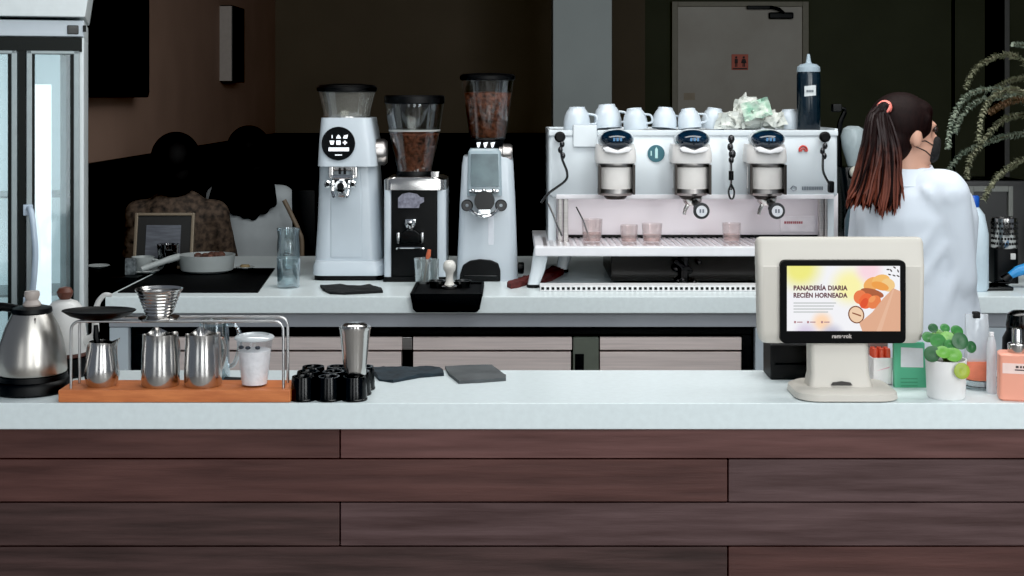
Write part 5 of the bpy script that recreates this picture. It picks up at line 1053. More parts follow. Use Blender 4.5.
# ---- squeeze bottle
y = 5.18; c = Vector((X(808.5, y), y, ztop)); t = thing('squeeze_bottle', 'dark squeeze bottle with white nozzle cap standing on the espresso machine', 'bottle', c)
R = W(11.6, y); h = Z(72, y) - ztop
MB().lathe([(0, 0), (R * 0.95, 0), (R, 0.005), (R, h - 0.012), (R * 0.93, h), (0, h)], c, 36).build('body', mat('dark_sauce', (22, 36, 46), 0.2, c2=(14, 22, 30), scale=6), t)
MB().lathe([(0, h), (R * 0.98, h), (R * 1.0, h + 0.004), (R * 0.98, h + 0.018), (R * 0.7, h + 0.028), (0.012, h + 0.032), (0.009, h + 0.04), (0.005, h + 0.066), (0, h + 0.067)], c, 32).build('nozzle_cap', mat('nozzle_grey', (150, 166, 176), 0.4), t)
m = MB(); P = []
for k in range(9):
    a = -PI / 2 - 0.55 + 1.0 * k / 8; P.append((c.x + (R + 0.0008) * math.cos(a), c.y + (R + 0.0008) * math.sin(a)))
zc_ = Z(91, y - R)
m.loft([[(p[0], p[1], zc_ - 0.02 + 0.004 * k / 8) for k, p in enumerate(P)] + [(p[0], p[1] + 0.001, zc_ - 0.02 + 0.004 * k / 8) for k, p in reversed(list(enumerate(P)))], [(p[0], p[1], zc_ + 0.018 + 0.004 * k / 8) for k, p in enumerate(P)] + [(p[0], p[1] + 0.001, zc_ + 0.018 + 0.004 * k / 8) for k, p in reversed(list(enumerate(P)))]])
m.build('label', mat('tape_label', (198, 204, 206), 0.6), t, label='white tape label')
m = MB()
for k in range(4): a = -PI / 2 - 0.3 + 0.15 * k; m.box(c.x + (R + 0.002) * math.cos(a) - 0.003, c.x + (R + 0.002) * math.cos(a) + 0.002, c.y + (R + 0.0016) * math.sin(a) - 0.001, c.y + (R + 0.0016) * math.sin(a) + 0.001, zc_ - 0.004, zc_ + 0.004)
m.build('label_writing', mat('pen_grey', (96, 104, 110), 0.6), t)
# ================================================================== things at the right end of the back counter
# grinder half hidden between machine and barista
y = 5.35; c = Vector((X(851, y), y, TOP)); t = thing('batch_grinder', 'dark grinder with pale rounded hopper between the espresso machine and the barista', 'coffee grinder', c)
MB().loft([rrect(c.x + 0.02, y, 0.11, 0.2, 0.02, TOP, 4), rrect(c.x + 0.015, y, 0.105, 0.18, 0.02, TOP + 0.28, 4), rrect(c.x, y, 0.1, 0.13, 0.02, Z(166, y) - 0.002, 4)]).build('body', BLACKGLOSS, t)
zz = Z(166, y); H = Z(126, y) - zz
MB().lathe([(0.02, 0), (0.026, 0.02), (0.042, H * 0.5), (0.046, H * 0.75), (0.038, H * 0.93), (0.02, H), (0, H)], (X(853, y), y, zz), 30).build('hopper', glass('milky_hopper', (196, 210, 214), 0.25, 0.65), t)
m = MB(); m.ell((X(850, y), y - 0.09, Z(171, y)), 0.024); m.build('dial', mat('pale_dial', (206, 202, 190), 0.4), t)
m = MB(); m.tube(bez([(X(842, y), y + 0.02, Z(178, y)), (X(840, y), y + 0.02, Z(150, y)), (X(841, y), y + 0.02, Z(125, y)), (X(846, y), y + 0.02, Z(112, y))], 6), 0.01, 8).box(X(833, y), X(842, y), y, y + 0.04, Z(112, y), Z(104, y), 0.004).tube([(X(839, y), y + 0.02, Z(108, y)), (X(846, y), y + 0.02, Z(109, y)), (X(846, y), y + 0.02, Z(114, y))], 0.008)
m.build('feed_tube', BLACK, t)
y = 5.2; c = Vector((X(853, y), y, TOP)); tag(MB().lathe([(0, 0), (0.03, 0), (0.031, 0.004), (0.031, 0.22), (0.014, 0.27), (0.014, 0.29), (0, 0.29)], c, 28).build('spray_bottle', glass('blue_grey_plastic', (96, 120, 130), 0.3, 0.6), origin=c), 'blue grey plastic bottle behind the barista\'s back, next to the machine', 'bottle')
# milk jug with blue cap
y = 4.93; c = Vector((X(961, y), y, TOP)); t = thing('milk_jug', 'tall translucent white jug with blue cap at the barista\'s right side', 'jug', c)
zc_ = Z(207, y)
MB().loft([rrect(c.x, y, 0.15, 0.14, 0.03, TOP + 0.0005, 5), rrect(c.x, y, 0.165, 0.15, 0.035, TOP + 0.01, 5), rrect(c.x, y, 0.165, 0.15, 0.035, TOP + 0.2, 5), rrect(c.x + 0.01, y, 0.13, 0.12, 0.04, TOP + 0.265, 5), rrect(X(972.5, y), y, 0.044, 0.044, 0.02, zc_, 5)]).build('body', mat('milk_plastic', (196, 212, 222), 0.35, var=0.04), t)
MB().lathe([(0, 0), (0.022, 0), (0.023, 0.003), (0.023, 0.036), (0.02, 0.04), (0, 0.04)], (X(972.5, y), y, zc_), 28).build('cap', mat('blue_cap', (30, 84, 176), 0.35), t, label='blue screw cap')
# black brewer with grey framed front
y = 5.5; xa, xb = X(962, y), X(1028, y); t = thing('coffee_brewer', 'black brewer with a grey square frame on its front, under the arching plant', 'coffee machine', ((xa + xb) / 2, y, TOP))
MB().box(xa, xb, y, y + 0.26, TOP, Z(180, y), 0.01).build('body', mat('brewer_black', (9, 9, 9), 0.35), t)
m = MB(); a, b, zt_, zb_ = X(968, y), X(1012, y), Z(186, y), Z(216, y); w = 0.018
m.box(a, a + w, y - 0.014, y + 0.002, zb_, zt_, 0.002).box(b - w, b, y - 0.014, y + 0.002, zb_, zt_, 0.002).box(a + w, b - w, y - 0.014, y + 0.002, zt_ - w * 1.2, zt_, 0.002)
m.build('front_frame', mat('frame_grey', (104, 106, 102), 0.5), t)
# stand, tin, tray, brush
y = 5.12; t = thing('knock_box', 'black box below the perforated steel tin at the right end', 'box', (X(1003, y), y, TOP))
MB().loft([rrect(X(1003, y), y, 0.09, 0.09, 0.015, TOP, 4), rrect(X(1003, y), y, 0.085, 0.085, 0.015, Z(248, y) , 4)]).build('box', BLACK, t)
MB().box(X(1006, y), X(1011, y), y - 0.05, y - 0.044, Z(258, y), Z(252, y), 0.002).build('tag', mat('pale_tag', (190, 190, 188), 0.5), t)
c = Vector((X(1004, y), y, Z(247.8, y))); R = W(12.5, y); h = W(30, y)
m = MB(); m.lathe([(0, 0), (R * 0.95, 0), (R, 0.003), (R, h), (R * 0.95, h), (R * 0.93, 0.006), (0, 0.005)], c, 32)
t = thing('perforated_tin', 'shiny perforated steel tin on top of the black box', 'tin', c); m.build('tin', STEEL, t)
m = MB()
for r_ in range(5):
    for k in range(13):
        a = PI + PI * (k + 0.5 * (r_ % 2)) / 13; zq = c.z + h * (0.16 + 0.17 * r_); m.box(c.x + R * 1.0 * math.cos(a) - 0.0035, c.x + R * math.cos(a) + 0.0035, c.y + R * math.sin(a) - 0.002, c.y + R * math.sin(a) + 0.003, zq - 0.004, zq + 0.004)
m.build('perforations', BLACK, t)
y = YC(291); t = tag(MB().box(X(980, y), X(1014, y), y, y + 0.12, TOP + 0.0005, TOP + 0.014, 0.004).build('drip_tray', BLACKGLOSS, origin=(X(997, y), y, TOP)), 'small glossy black tray on the worktop edge at the right end', 'tray')
y = 4.97; c = Vector((X(1016, y), y, TOP)); t = thing('scrub_brush', 'brush with bright blue handle propped at the right end of the back counter', 'brush', c)
MB().tube([(X(1009, y), y, Z(276, y)), (X(1018, y), y, Z(271, y)), (X(1034, y), y, Z(266, y))], [0.012, 0.019, 0.02], 12).build('handle', mat('bright_blue', (42, 140, 204), 0.4), t)
MB().tube([(X(1004, y), y, Z(281, y)), (X(1010, y), y, Z(275.5, y))], [0.02, 0.014], 10).build('head', BLACK, t)
m = MB(); m.box(X(996, y), X(1009, y), y - 0.02, y + 0.02, TOP + 0.0145, Z(281, y), 0.004).build('bristles', BLACK, t)
# arching plant
y = 5.3; c = Vector((X(1078, y), y, TOP)); t = thing('arching_plant', 'plant with long arching stems of small grey green leaves at the right edge', 'plant', c)
MB().lathe([(0, 0), (0.07, 0), (0.09, 0.1), (0.08, 0.2), (0.05, 0.26), (0.055, 0.28), (0.048, 0.28), (0.04, 0.25), (0, 0.02)], c, 30).build('vase', mat('dark_vase', (40, 42, 40), 0.4), t)
LP = [mat('sage_leaf', (126, 130, 106), 0.6, c2=(160, 160, 134), scale=30), mat('rust_leaf', (150, 116, 92), 0.6, c2=(120, 108, 80), scale=30), mat('green_grey_leaf', (124, 138, 122), 0.6, c2=(168, 178, 160), scale=30)]
ST = mat('plant_stem', (70, 66, 48), 0.7)
random.seed(21)
stems = [([(1045, 100), (1024, 62), (1002, 55), (982, 64), (972, 74), (966, 88)], 0, 0.05), ([(1050, 130), (1030, 98), (1002, 90), (975, 92), (960, 104), (951, 124), (948, 148)], 2, -0.05),
         ([(1052, 140), (1036, 100), (1012, 90), (992, 98), (982, 116), (978, 140)], 0, -0.1), ([(1052, 150), (1036, 118), (1014, 116), (996, 126), (980, 146), (970, 160), (967, 178)], 0, -0.02),
         ([(1052, 165), (1040, 136), (1010, 136), (985, 143), (962, 154), (949, 170)], 2, 0.08), ([(1052, 180), (1044, 158), (1022, 160), (1003, 172), (992, 184), (984, 199)], 0, -0.12),
         ([(1050, 120), (1040, 92), (1022, 96), (1006, 104), (994, 110)], 1, 0.1), ([(1050, 120), (1044, 84), (1030, 78), (1012, 80), (996, 88)], 0, 0.16), ([(1050, 100), (1044, 66), (1030, 48), (1014, 44)], 2, 0.12), ([(1052, 150), (1040, 108), (1018, 100), (1000, 106), (990, 112)], 1, 0.0),
         ([(1050, 120), (1036, 106), (1010, 98), (980, 100), (962, 116), (955, 132)], 2, 0.02)]
for pts, ci, dy in stems:
    P = bez([c + Vector((random.uniform(-0.02, 0.02), random.uniform(-0.02, 0.02), 0.24))] + [Vector((X(a, y + dy * 2), y + dy * 2, Z(b, y + dy * 2))) for a, b in pts], 9)
    s = MB().tube(P, [0.0045 - 0.003 * k / len(P) for k in range(len(P))], 6).build('stem', ST, t)
    m = MB()
    for k in range(12, len(P)):
        for q in range(10):
            p = P[k].lerp(P[k - 1], q / 10); d = (P[k] - P[k - 1]).normalized()
            off = d.orthogonal().normalized(); off.rotate(Matrix.Rotation(random.uniform(0, 2 * PI), 3, d)); off = (off + d * 0.6).normalized()
            L = random.uniform(0.012, 0.023) * (1.0 - 0.25 * k / len(P)); ctr = p + off * L * 0.6
            wv = off.cross(d).normalized() * L * 0.42
            b = bmesh.new(); V = [b.verts.new(v) for v in (p, p + off * L * 0.55 + wv, p + off * L * 1.25, p + off * L * 0.55 - wv)]; b.faces.new(V); m._merge(b)
    m.build('leaves', LP[ci], s)

# ================================================================== the barista
SKIN = mat('skin', (206, 158, 136), 0.55, var=0.04, scale=8)
HAIR = mat('dark_hair', (16, 9, 9), 0.65, c2=(32, 18, 17), spec=0.15, scale=6, stretch=(40, 40, 2))
HAIRR = mat('auburn_hair', (78, 40, 30), 0.42, c2=(116, 62, 44), scale=5, stretch=(30, 30, 1.5))
SHIRT = mat('white_shirt', (214, 222, 232), 0.8, var=0.03, scale=7, bump=0.06)
by = 4.42
hx, hy, hz = X(907, by), by + 0.01, Z(134, by)
ang = math.radians(76)
t = thing('barista', 'person in white shirt with auburn ponytail and black mask behind the bar, turned away', 'person', (X(912, by), by, 0))
hp, at = head((hx, hy, hz), ang, 1.0)
cx = X(917, by)
LS, RS = Vector((X(873, by + 0.1), by + 0.1, Z(206, by))), Vector((X(949, by - 0.08), by - 0.08, Z(190, by)))
nk = Vector((X(906, by), by, Z(172, by)))
EL, ER = LS + Vector((-0.02, 0.06, -0.27)), RS + Vector((0.03, 0.02, -0.28))
HL, HR = EL + Vector((0.12, 0.2, 0.03)), ER + Vector((0.05, 0.22, -0.0))
body = hp + [('c', nk, (hx, hy, hz - 0.04), 0.052, 0.05), ('c', (nk.x, nk.y, nk.z - 0.06), nk, 0.085, 0.055, (1.25, 0.8)),
    ('c', (cx, by, 0.98), (cx, by, 1.26), 0.12, 0.15, (1.15, 0.72)), ('c', LS, RS, 0.05, 0.05), ('c', (cx, by, 0.9), (cx, by, 1.0), 0.15, 0.13, (1.15, 0.8)),
    ('c', LS, EL, 0.045, 0.04), ('c', EL, HL, 0.038, 0.027), ('c', RS, ER, 0.045, 0.04), ('c', ER, HR, 0.038, 0.027),
    ('c', (cx - 0.08, by + 0.02, 0.88), (cx - 0.085, by + 0.01, 0.48), 0.09, 0.06), ('c', (cx - 0.085, by + 0.01, 0.48), (cx - 0.085, by + 0.0, 0.09), 0.058, 0.038), ('c', (cx - 0.085, by - 0.03, 0.05), (cx - 0.04, by + 0.13, 0.035), 0.042, 0.034),
    ('c', (cx + 0.08, by - 0.02, 0.88), (cx + 0.085, by - 0.02, 0.48), 0.09, 0.06), ('c', (cx + 0.085, by - 0.02, 0.48), (cx + 0.085, by - 0.03, 0.09), 0.058, 0.038), ('c', (cx + 0.085, by - 0.06, 0.05), (cx + 0.13, by + 0.1, 0.035), 0.042, 0.034)]
body += hand(HL, (0.6, 0.6, -0.1), (0.6, -0.6, -0.4), 0.9) + hand(HR, (0.1, 0.95, -0.1), (-0.9, 0.1, -0.4), 0.9)
fuse('body', body, SKIN, t, 0.0085, 4)
# face details
m = MB()
for q in (-1, 1): m.ell(at(q * 0.03, 0.083, 0.016), 0.011, 0, 14)
m.build('eyes', mat('eye', (40, 28, 24), 0.2, c2=(60, 44, 38)), t)
fuse('face_mask', [('e', at(0, 0.062, -0.055), (0.05, 0.05, 0.042), -ang), ('c', at(0, 0.1, -0.026), at(0, 0.09, -0.07), 0.022, 0.024)], mat('black_mask', (18, 17, 18), 0.8, bump=0.1), t, 0.007, 3, 'black face mask')
m = MB()
for dz in (-0.025, -0.065): m.tube([at(0.046, 0.068, dz - 0.01), at(0.066, 0.03, dz * 0.8), at(0.084, -0.012, -0.012 + dz * 0.4)], 0.0018, 6)
m.build('mask_strap', mat('black_mask', (18, 17, 18)), t)
# hair cap and ponytail
hc = [('e', at(0, -0.022, 0.036), (0.089, 0.104, 0.098), -ang), ('e', at(0, -0.055, -0.015), (0.079, 0.068, 0.085), -ang), ('e', at(0, 0.018, 0.07), (0.072, 0.066, 0.046), -ang), ('c', at(0.066, 0.035, 0.05), at(0.072, 0.022, 0.012), 0.014, 0.008), ('c', at(-0.066, 0.035, 0.05), at(-0.072, 0.022, 0.012), 0.014, 0.008)]
tie = Vector((X(884, by - 0.05), by - 0.06, Z(108, by)))
hc += [('c', at(0, -0.06, 0.06), tie, 0.05, 0.024)]
fuse('hair', hc, HAIR, t, 0.008, 3)
dirt = (tie - at(0, -0.04, 0.05)).normalized()
m = MB(); m.lathe([(0.014, -0.01), (0.023, -0.007), (0.025, 0), (0.023, 0.007), (0.014, 0.01), (0.014, -0.01)], tie + dirt * 0.004, 24, dirt.to_track_quat('Z', 'Y').to_matrix().to_4x4())
m.build('hair_tie', mat('coral_band', (236, 128, 116), 0.6), t, label='coral pink hair tie')
m = MB(); m2 = MB(); random.seed(5)
for k in range(300):
    f = random.random(); ex = 847 + 53 * f; ey = 204 + 7 * f + 9 * math.exp(-((f - 0.72) / 0.12) ** 2) + random.uniform(-12, 3) + 4 * math.sin(f * 23)
    if f > 0.86: ey -= 10 * (f - 0.86) / 0.14
    dy = random.uniform(-0.022, 0.04); j = random.uniform
    p0 = tie + dirt * 0.006 + Vector((j(-0.014, 0.014), j(-0.014, 0.014), j(-0.012, 0.012)))
    yb_ = by - 0.09
    mid1 = Vector((X(873 + 18 * f + j(-2, 2), yb_), by - 0.07 + dy * 0.5, Z(116 + 6 * f + j(-3, 3), yb_)))
    mid2 = Vector((X(865 + 33 * f + j(-2, 2), yb_), by - 0.095 + dy, Z(150 + j(-4, 4), yb_)))
    mid3 = Vector((X(855 + 45 * f + j(-2, 2), yb_), by - 0.105 + dy, Z(182 + j(-4, 4), yb_)))
    q = Vector((X(ex + j(-2, 2), yb_), by - 0.11 + dy, Z(ey, yb_)))
    P = bez([p0, mid1, mid2, mid3, q], 5); n = len(P)
    (m if k % 7 else m2).tube(P, [0.0045] + [0.0058 - 0.003 * i / n for i in range(1, n - 1)] + [0.0006], 5, False)
TAIL = bpy.data.materials.new('ponytail_fade'); TAIL.use_nodes = True
nt = TAIL.node_tree; N = nt.nodes; L = nt.links; bs = N['Principled BSDF']; tc = N.new('ShaderNodeTexCoord'); sp = N.new('ShaderNodeSeparateXYZ'); L.new(tc.outputs['Object'], sp.inputs[0])
mr = N.new('ShaderNodeMapRange'); mr.inputs['From Min'].default_value = Z(205, by); mr.inputs['From Max'].default_value = Z(120, by); L.new(sp.outputs['Z'], mr.inputs['Value'])
nz = N.new('ShaderNodeTexNoise'); nz.inputs['Scale'].default_value = 60; L.new(tc.outputs['Object'], nz.inputs['Vector'])
ad = N.new('ShaderNodeMath'); ad.operation = 'MULTIPLY_ADD'; ad.inputs[1].default_value = 0.5; L.new(nz.outputs['Fac'], ad.inputs[0]); L.new(mr.outputs['Result'], ad.inputs[2])
cr = N.new('ShaderNodeValToRGB'); cr.color_ramp.elements[0].position = 0.15; cr.color_ramp.elements[0].color = rgb((128, 68, 52)); cr.color_ramp.elements[1].position = 1.0; cr.color_ramp.elements[1].color = rgb((30, 16, 16))
L.new(ad.outputs[0], cr.inputs['Fac']); L.new(cr.outputs['Color'], bs.inputs['Base Color']); bs.inputs['Roughness'].default_value = 0.5; bs.inputs['Specular IOR Level'].default_value = 0.3
m.build('ponytail', TAIL, t, label='long auburn ponytail')
m2.build('ponytail_strands', HAIR, t, label='dark strands in the ponytail')
# shirt
sh = [('c', (nk.x, nk.y, nk.z - 0.075), (nk.x - 0.003, nk.y, nk.z - 0.03), 0.105, 0.066, (1.2, 0.85)), ('c', LS + Vector((0.01, 0, -0.01)), RS + Vector((-0.005, 0, -0.01)), 0.07, 0.07), ('c', (nk.x + 0.0, nk.y, nk.z - 0.06), RS + Vector((-0.01, 0, 0.01)), 0.075, 0.062), ('c', (nk.x, nk.y, nk.z - 0.06), LS + Vector((0.01, 0, 0.0)), 0.075, 0.062),
      ('c', (cx, by, 1.0), (cx, by, 1.25), 0.145, 0.16, (1.22, 0.8)), ('c', (cx + 0.015, by, 0.84), (cx, by, 1.05), 0.172, 0.15, (1.2, 0.85)),
      ('c', LS, EL, 0.07, 0.062), ('c', EL, HL * 0.75 + EL * 0.25, 0.06, 0.052), ('c', RS + Vector((0, 0, -0.01)), ER, 0.066, 0.064), ('c', ER, HR * 0.7 + ER * 0.3, 0.062, 0.052), ('c', ER + Vector((0.0, 0, 0.04)), ER + Vector((0.012, 0.03, -0.16)), 0.06, 0.056)]
# folds
for a, b in (((952, 232), (905, 296)), ((948, 205), (915, 250)), ((962, 250), (935, 330)), ((925, 190), (945, 215)), ((930, 260), (918, 330))):
    f = lambda q, d: Vector((X(q[0], by - 0.1), by - d, Z(q[1], by - 0.1)))
    sh.append(('c', f(a, 0.11), f(b, 0.115), 0.016, 0.02))
fuse('shirt', sh, SHIRT, t, 0.009, 9, 'loose white shirt')
cl = MB(); rows = []
for r_, zf, yo in ((0.062, -0.02, 0.0), (0.064, 0.02, 0.0), (0.069, 0.022, 0.0), (0.078, 0.004, 0.002), (0.098, -0.03, 0.004), (0.09, -0.04, 0.0), (0.066, -0.016, 0.0)):
    rows.append([(nk.x + 0.002 + r_ * 1.14 * math.cos(2 * PI * k / 28), nk.y + r_ * 0.92 * math.sin(2 * PI * k / 28) - 0.002, nk.z + zf + 0.01 * math.sin(2 * PI * k / 28)) for k in range(28)])
cl.loft(rows, cap=False).build('collar', SHIRT, t)
fuse('trousers', [('c', (cx, by, 0.86), (cx, by, 0.94), 0.155, 0.145, (1.15, 0.82)), ('c', (cx - 0.08, by + 0.02, 0.88), (cx - 0.085, by + 0.01, 0.48), 0.1, 0.075), ('c', (cx - 0.085, by + 0.01, 0.48), (cx - 0.085, by + 0.0, 0.1), 0.075, 0.062), ('c', (cx + 0.08, by - 0.02, 0.88), (cx + 0.085, by - 0.02, 0.48), 0.1, 0.075), ('c', (cx + 0.085, by - 0.02, 0.48), (cx + 0.085, by - 0.03, 0.1), 0.075, 0.062)], mat('dark_trousers', (26, 27, 32), 0.8), t, 0.012, 4)
fuse('shoes', [('c', (cx - 0.085, by - 0.04, 0.05), (cx - 0.035, by + 0.15, 0.045), 0.05, 0.042), ('c', (cx + 0.085, by - 0.07, 0.05), (cx + 0.135, by + 0.12, 0.045), 0.05, 0.042)], BLACK, t, 0.01, 3)

# ================================================================== the two guests beyond the counter
def guest(label, px, pyh, yy, ang, hs, top_m, hair_m, seat, hair_len, lean=0.0, rad=1.0):
    H = Vector((X(px, yy), yy, Z(pyh, yy)))
    f = Vector((math.sin(ang), math.cos(ang), 0)); s = Vector((math.cos(ang), -math.sin(ang), 0)); u = Vector((0, 0, 1))
    hip = Vector((H.x - f.x * 0.02 + lean, H.y - f.y * 0.02, seat + 0.1))
    g = thing('guest', label, 'person', (hip.x, hip.y, 0))
    hp, at_ = head(H, ang, hs)
    N = H + u * -0.13; S = H + u * -0.2
    L, R = S - s * 0.17 - u * 0.02, S + s * 0.17 - u * 0.02
    ch = S * 0.55 + hip * 0.45
    eL, eR = L - s * 0.05 + f * 0.06 - u * 0.25, R + s * 0.05 + f * 0.06 - u * 0.25
    hL, hR = eL + f * 0.22 + s * 0.08 + u * 0.03, eR + f * 0.22 - s * 0.08 + u * 0.03
    kL, kR = hip - s * 0.1 + f * 0.4 - u * 0.02, hip + s * 0.1 + f * 0.4 - u * 0.02
    fz = max(0.06, seat - 0.42)
    fL, fR = Vector((kL.x, kL.y, fz)) - f * 0.05, Vector((kR.x, kR.y, fz)) - f * 0.05
    b = hp + [('c', N - u * 0.04, H - u * 0.04, 0.055, 0.05), ('c', ch, S - u * 0.04, 0.12, 0.14, (1.1, 0.7), s), ('c', hip, ch, 0.14, 0.12, (1.1, 0.8), s), ('c', L, R, 0.06, 0.06)]
    for A, B, C_ in ((L, eL, hL), (R, eR, hR)): b += [('c', A, B, 0.05, 0.04), ('c', B, C_, 0.04, 0.027)]
    for A, K, T in ((hip - s * 0.09, kL, fL), (hip + s * 0.09, kR, fR)): b += [('c', A, K, 0.085, 0.06), ('c', K, T, 0.06, 0.038), ('c', T, T + f * 0.14 - u * 0.025, 0.042, 0.03)]
    b += hand(hL, f, -u, 0.9) + hand(hR, f, -u, 0.9)
    fuse('body', b, SKIN, g, 0.011, 4)
    fuse('top', [('c', ch, S - u * 0.05, 0.14, 0.155, (1.12, 0.76), s), ('c', hip - u * 0.06, ch, 0.165, 0.145, (1.12, 0.84), s), ('c', L, R, 0.072, 0.072), ('c', L, eL, 0.066, 0.056), ('c', R, eR, 0.066, 0.056), ('c', eL, hL * 0.7 + eL * 0.3, 0.055, 0.046), ('c', eR, hR * 0.7 + eR * 0.3, 0.055, 0.046), ('c', S - u * 0.03, N, 0.1, 0.062, (1.1, 0.85), s)], top_m, g, 0.013, 7)
    fuse('trousers', [('c', hip - u * 0.02, hip + u * 0.02, 0.155, 0.15, (1.1, 0.85), s)] + [q for A, K, T in ((hip - s * 0.09, kL, fL), (hip + s * 0.09, kR, fR)) for q in (('c', A, K, 0.096, 0.072), ('c', K, T + u * 0.05, 0.072, 0.056))], mat('dark_trousers', (26, 27, 32)), g, 0.014, 4)
    fuse('shoes', [('c', T - f * 0.02 - u * 0.0, T + f * 0.16 - u * 0.02, 0.05, 0.04) for T in (fL, fR)], BLACK, g, 0.012, 3)
    fuse('hair', [('e', at_(0, -0.022, 0.034), (0.092 * hs * rad, 0.106 * hs * rad, 0.1 * hs * rad), -ang), ('e', at_(0, -0.05, -0.03), (0.09 * hs * rad, 0.075 * hs, 0.1 * hs), -ang)] + [('e', at_(q * 0.08, -0.012, -0.012), (0.024 * hs, 0.036 * hs, 0.05 * hs), -ang) for q in (-1, 1)] + ([('c', at_(0, -0.05, 0.0), at_(0.01, -0.085, -hair_len * 0.7), 0.09 * hs, 0.115, (1.1, 0.62), s)] + [('c', at_(q * 0.1, -0.085, -hair_len * 0.5), at_(q * 0.15, -0.1, -hair_len - w_), 0.06, 0.03) for q, w_ in ((-0.9, -0.03), (-0.6, 0.0), (-0.25, 0.015), (0.05, 0.03), (0.3, 0.035), (0.6, 0.01), (0.85, -0.02))] if hair_len > 0.1 else []), hair_m, g, 0.012, 3)
    st_ = thing('bar_stool', 'dark round bar stool under %s' % ('the guest in the flowered top' if hair_len < 0.2 else 'the long-haired guest in white'), 'stool', (hip.x, hip.y, 0), 'bar stools behind the counter')
    MB().lathe([(0, seat - 0.04), (0.16, seat - 0.04), (0.17, seat - 0.02), (0.16, seat), (0, seat)], (hip.x, hip.y, 0), 28).build('seat', BLACK, st_)
    for k in range(4):
        a = PI / 4 + k * PI / 2; MB().tube([(hip.x + 0.1 * math.cos(a), hip.y + 0.1 * math.sin(a), seat - 0.04), (hip.x + 0.19 * math.cos(a), hip.y + 0.19 * math.sin(a), 0)], 0.014, 8).build('leg', BLACK, st_)
    return g
HB = mat('black_hair', (4, 3, 3), 0.7, c2=(7, 5, 5), scale=8, spec=0.15)
FLOW = mat('flowered_cloth', (13, 11, 10), 0.85, c2=(92, 76, 64), scale=40)
guest('seated person with short dark hair and flowered dark top behind the framed picture', 177, 166, 6.35, 0.0, 1.08, FLOW, HB, 0.52, 0.05, 0.0, 1.12)
guest('seated person with very long black hair and white top seen from behind', 250, 156, 7.4, 0.1, 1.18, mat('guest_white', (190, 198, 202), 0.85, bump=0.1, scale=10), HB, 0.5, 0.22, 0.02, 1.05)
# far table, side cabinet and small cups
t = thing('cafe_table', 'dark table beyond the counter in front of the long-haired guest', 'table', (-1.1, 8.35, 0))
MB().box(-1.75, -0.4, 8.0, 8.7, 0.9, 0.94, 0.006).build('tabletop', BLACK, t)
for a, b in ((-1.68, 8.07), (-0.47, 8.07), (-1.68, 8.63), (-0.47, 8.63)): MB().box(a - 0.025, a + 0.025, b - 0.025, b + 0.025, 0, 0.9, 0.003).build('leg', BLACK, t)
y = 7.7
def small_cup(px, y, z, lab):
    c = Vector((X(px, y), y, z)); k = thing('espresso_cup', lab, 'cup', c, 'small cups beyond the counter')
    MB().lathe([(0, 0), (0.024, 0), (0.026, 0.004), (0.037, 0.05), (0.038, 0.056), (0.035, 0.056), (0.024, 0.008), (0, 0.007)], c, 26).build('cup', mat('dim_cup', (120, 120, 116), 0.4), k)
    MB().tube(bez([c + Vector((0.034, 0, 0.044)), c + Vector((0.052, 0, 0.04)), c + Vector((0.048, 0, 0.02)), c + Vector((0.028, 0, 0.016))], 5), 0.004, 6).build('handle', mat('dim_cup', (120, 120, 116)), k)
small_cup(222, 8.1, 0.941, 'little pale cup on the dark table between the two guests')
small_cup(303, 8.1, 0.941, 'little pale cup on the dark table beside the first white grinder')
yc_ = 9.2; t = thing('service_shelf', 'low dark shelf unit by the far wall left of the first grinder', 'shelf', (X(300, yc_), yc_, 0))
MB().box(X(272, yc_), X(318, yc_), yc_, yc_ + 0.4, 0.04, Z(204.5, yc_), 0.006).build('body', DARKWALL, t)
MB().box(X(270, yc_), X(320, yc_), yc_ - 0.02, yc_ + 0.42, Z(204.5, yc_), Z(202, yc_), 0.004).build('top_board', BLACK, t)
small_cup(292, 9.3, Z(202, yc_) + 0.001, 'little pale cup on the dark shelf unit by the far wall')
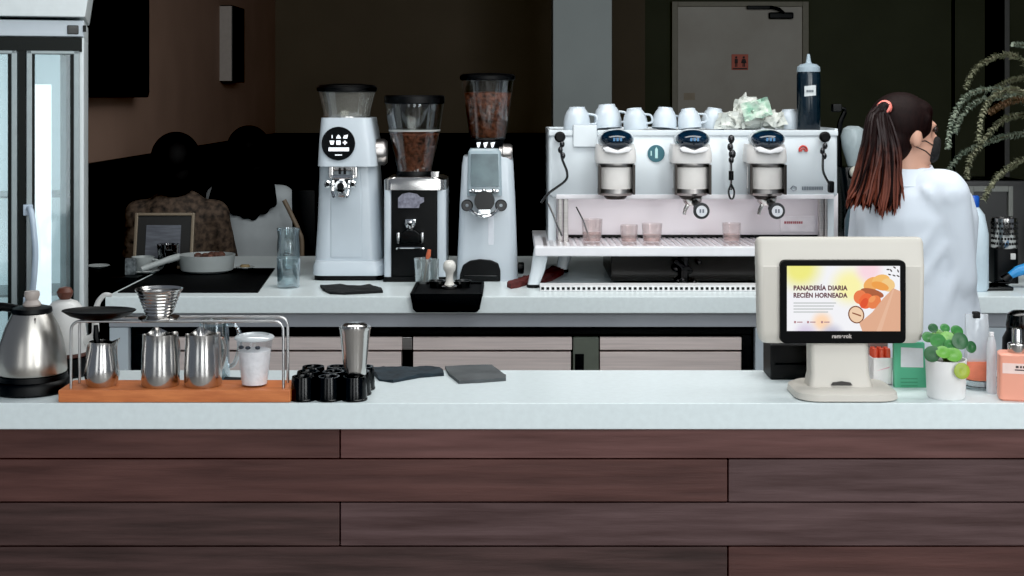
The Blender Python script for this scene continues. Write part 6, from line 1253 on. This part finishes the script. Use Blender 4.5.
# curved chair arm behind the water glasses
y = 6.5; t = thing('cafe_chair', 'dark chair with slim pale curved armrest behind the water glasses', 'chair', (X(292, y), y, 0))
P = bez([(X(284, y), y, Z(200, y)), (X(292, y), y, Z(216, y)), (X(299, y), y, Z(232, y)), (X(302, y), y, Z(250, y)), (X(300, y), y, 0.5), (X(300, y), y, 0.02)], 8)
MB().tube(P, 0.011, 10).build('arm', mat('worn_wood', (122, 108, 92), 0.5), t, label='pale worn curved arm')
MB().box(X(282, y), X(306, y), y + 0.02, y + 0.4, 0.44, 0.48, 0.01).build('seat', BLACK, t)
MB().loft([rrect(X(294, y), y + 0.38, 0.12, 0.03, 0.01, 0.46, 3), rrect(X(291, y), y + 0.41, 0.12, 0.03, 0.01, Z(196, y), 3)]).build('backrest', BLACK, t)
for a, b in ((284, 0.05), (304, 0.05), (284, 0.37), (304, 0.37)): MB().box(X(a, y) - 0.015, X(a, y) + 0.015, y + b - 0.015, y + b + 0.015, 0, 0.44, 0.003).build('leg', BLACK, t)
# ================================================================== light and camera
def area(name, loc, target, sx_, sy_, power, color=(1, 1, 1)):
    l = bpy.data.lights.new(name, 'AREA'); l.shape = 'RECTANGLE'; l.size = sx_; l.size_y = sy_; l.energy = power; l.color = color
    o = bpy.data.objects.new(name, l); COL.objects.link(o); o.location = loc
    o.rotation_euler = (Vector(target) - Vector(loc)).to_track_quat('-Z', 'Y').to_euler(); o.visible_camera = False if False else True
    return o
for k, (wx, p) in enumerate(((-3.0, 18), (0.3, 44), (3.4, 92))):
    area('daylight_panel', (wx, -2.6, 1.7), (wx * 0.75, 4.0, 1.3), 1.5, 3.0, p, (0.97, 1.0, 1.0))  # front daylight as tall panels, added to put streaks in the steel
area('front_top_fill', (1.4, -0.4, 3.2), (0.4, 4.6, 0.9), 4.0, 1.6, 70, (0.96, 1.0, 1.0))  # front daylight from an added soft panel overhead
area('counter_fill', (0.5, 4.3, 3.1), (0.5, 4.6, 0.9), 3.6, 0.7, 50, (1.0, 1.0, 0.98))  # unseen overhead fill added to brighten the machine and barista
area('bar_fill', (1.1, 2.8, 3.2), (0.8, 3.3, 0.9), 3.0, 0.5, 30, (0.97, 1.0, 1.0))  # unseen overhead fill, set rightwards so the left planks stay darker
w = bpy.data.worlds.new('world'); SC.world = w; w.use_nodes = True
w.node_tree.nodes['Background'].inputs[0].default_value = (0.75, 0.85, 1.0, 1); w.node_tree.nodes['Background'].inputs[1].default_value = 0.18
cam = bpy.data.cameras.new('camera'); co = bpy.data.objects.new('camera', cam); COL.objects.link(co)
co.location = (0, 0, CZ); co.rotation_euler = (PI / 2, 0, 0)
cam.sensor_width = 36; cam.lens = 36 * F / 1024; cam.shift_y = -(288 - HY) / 1024
cam.clip_start = 0.05
SC.camera = co
SC.view_settings.view_transform = 'Standard'; SC.view_settings.look = 'None'
SC.view_settings.exposure = 0.08
SC.view_settings.use_curve_mapping = True
cm = SC.view_settings.curve_mapping; cm.black_level = (0.005, 0.005, 0.005); cm.update()
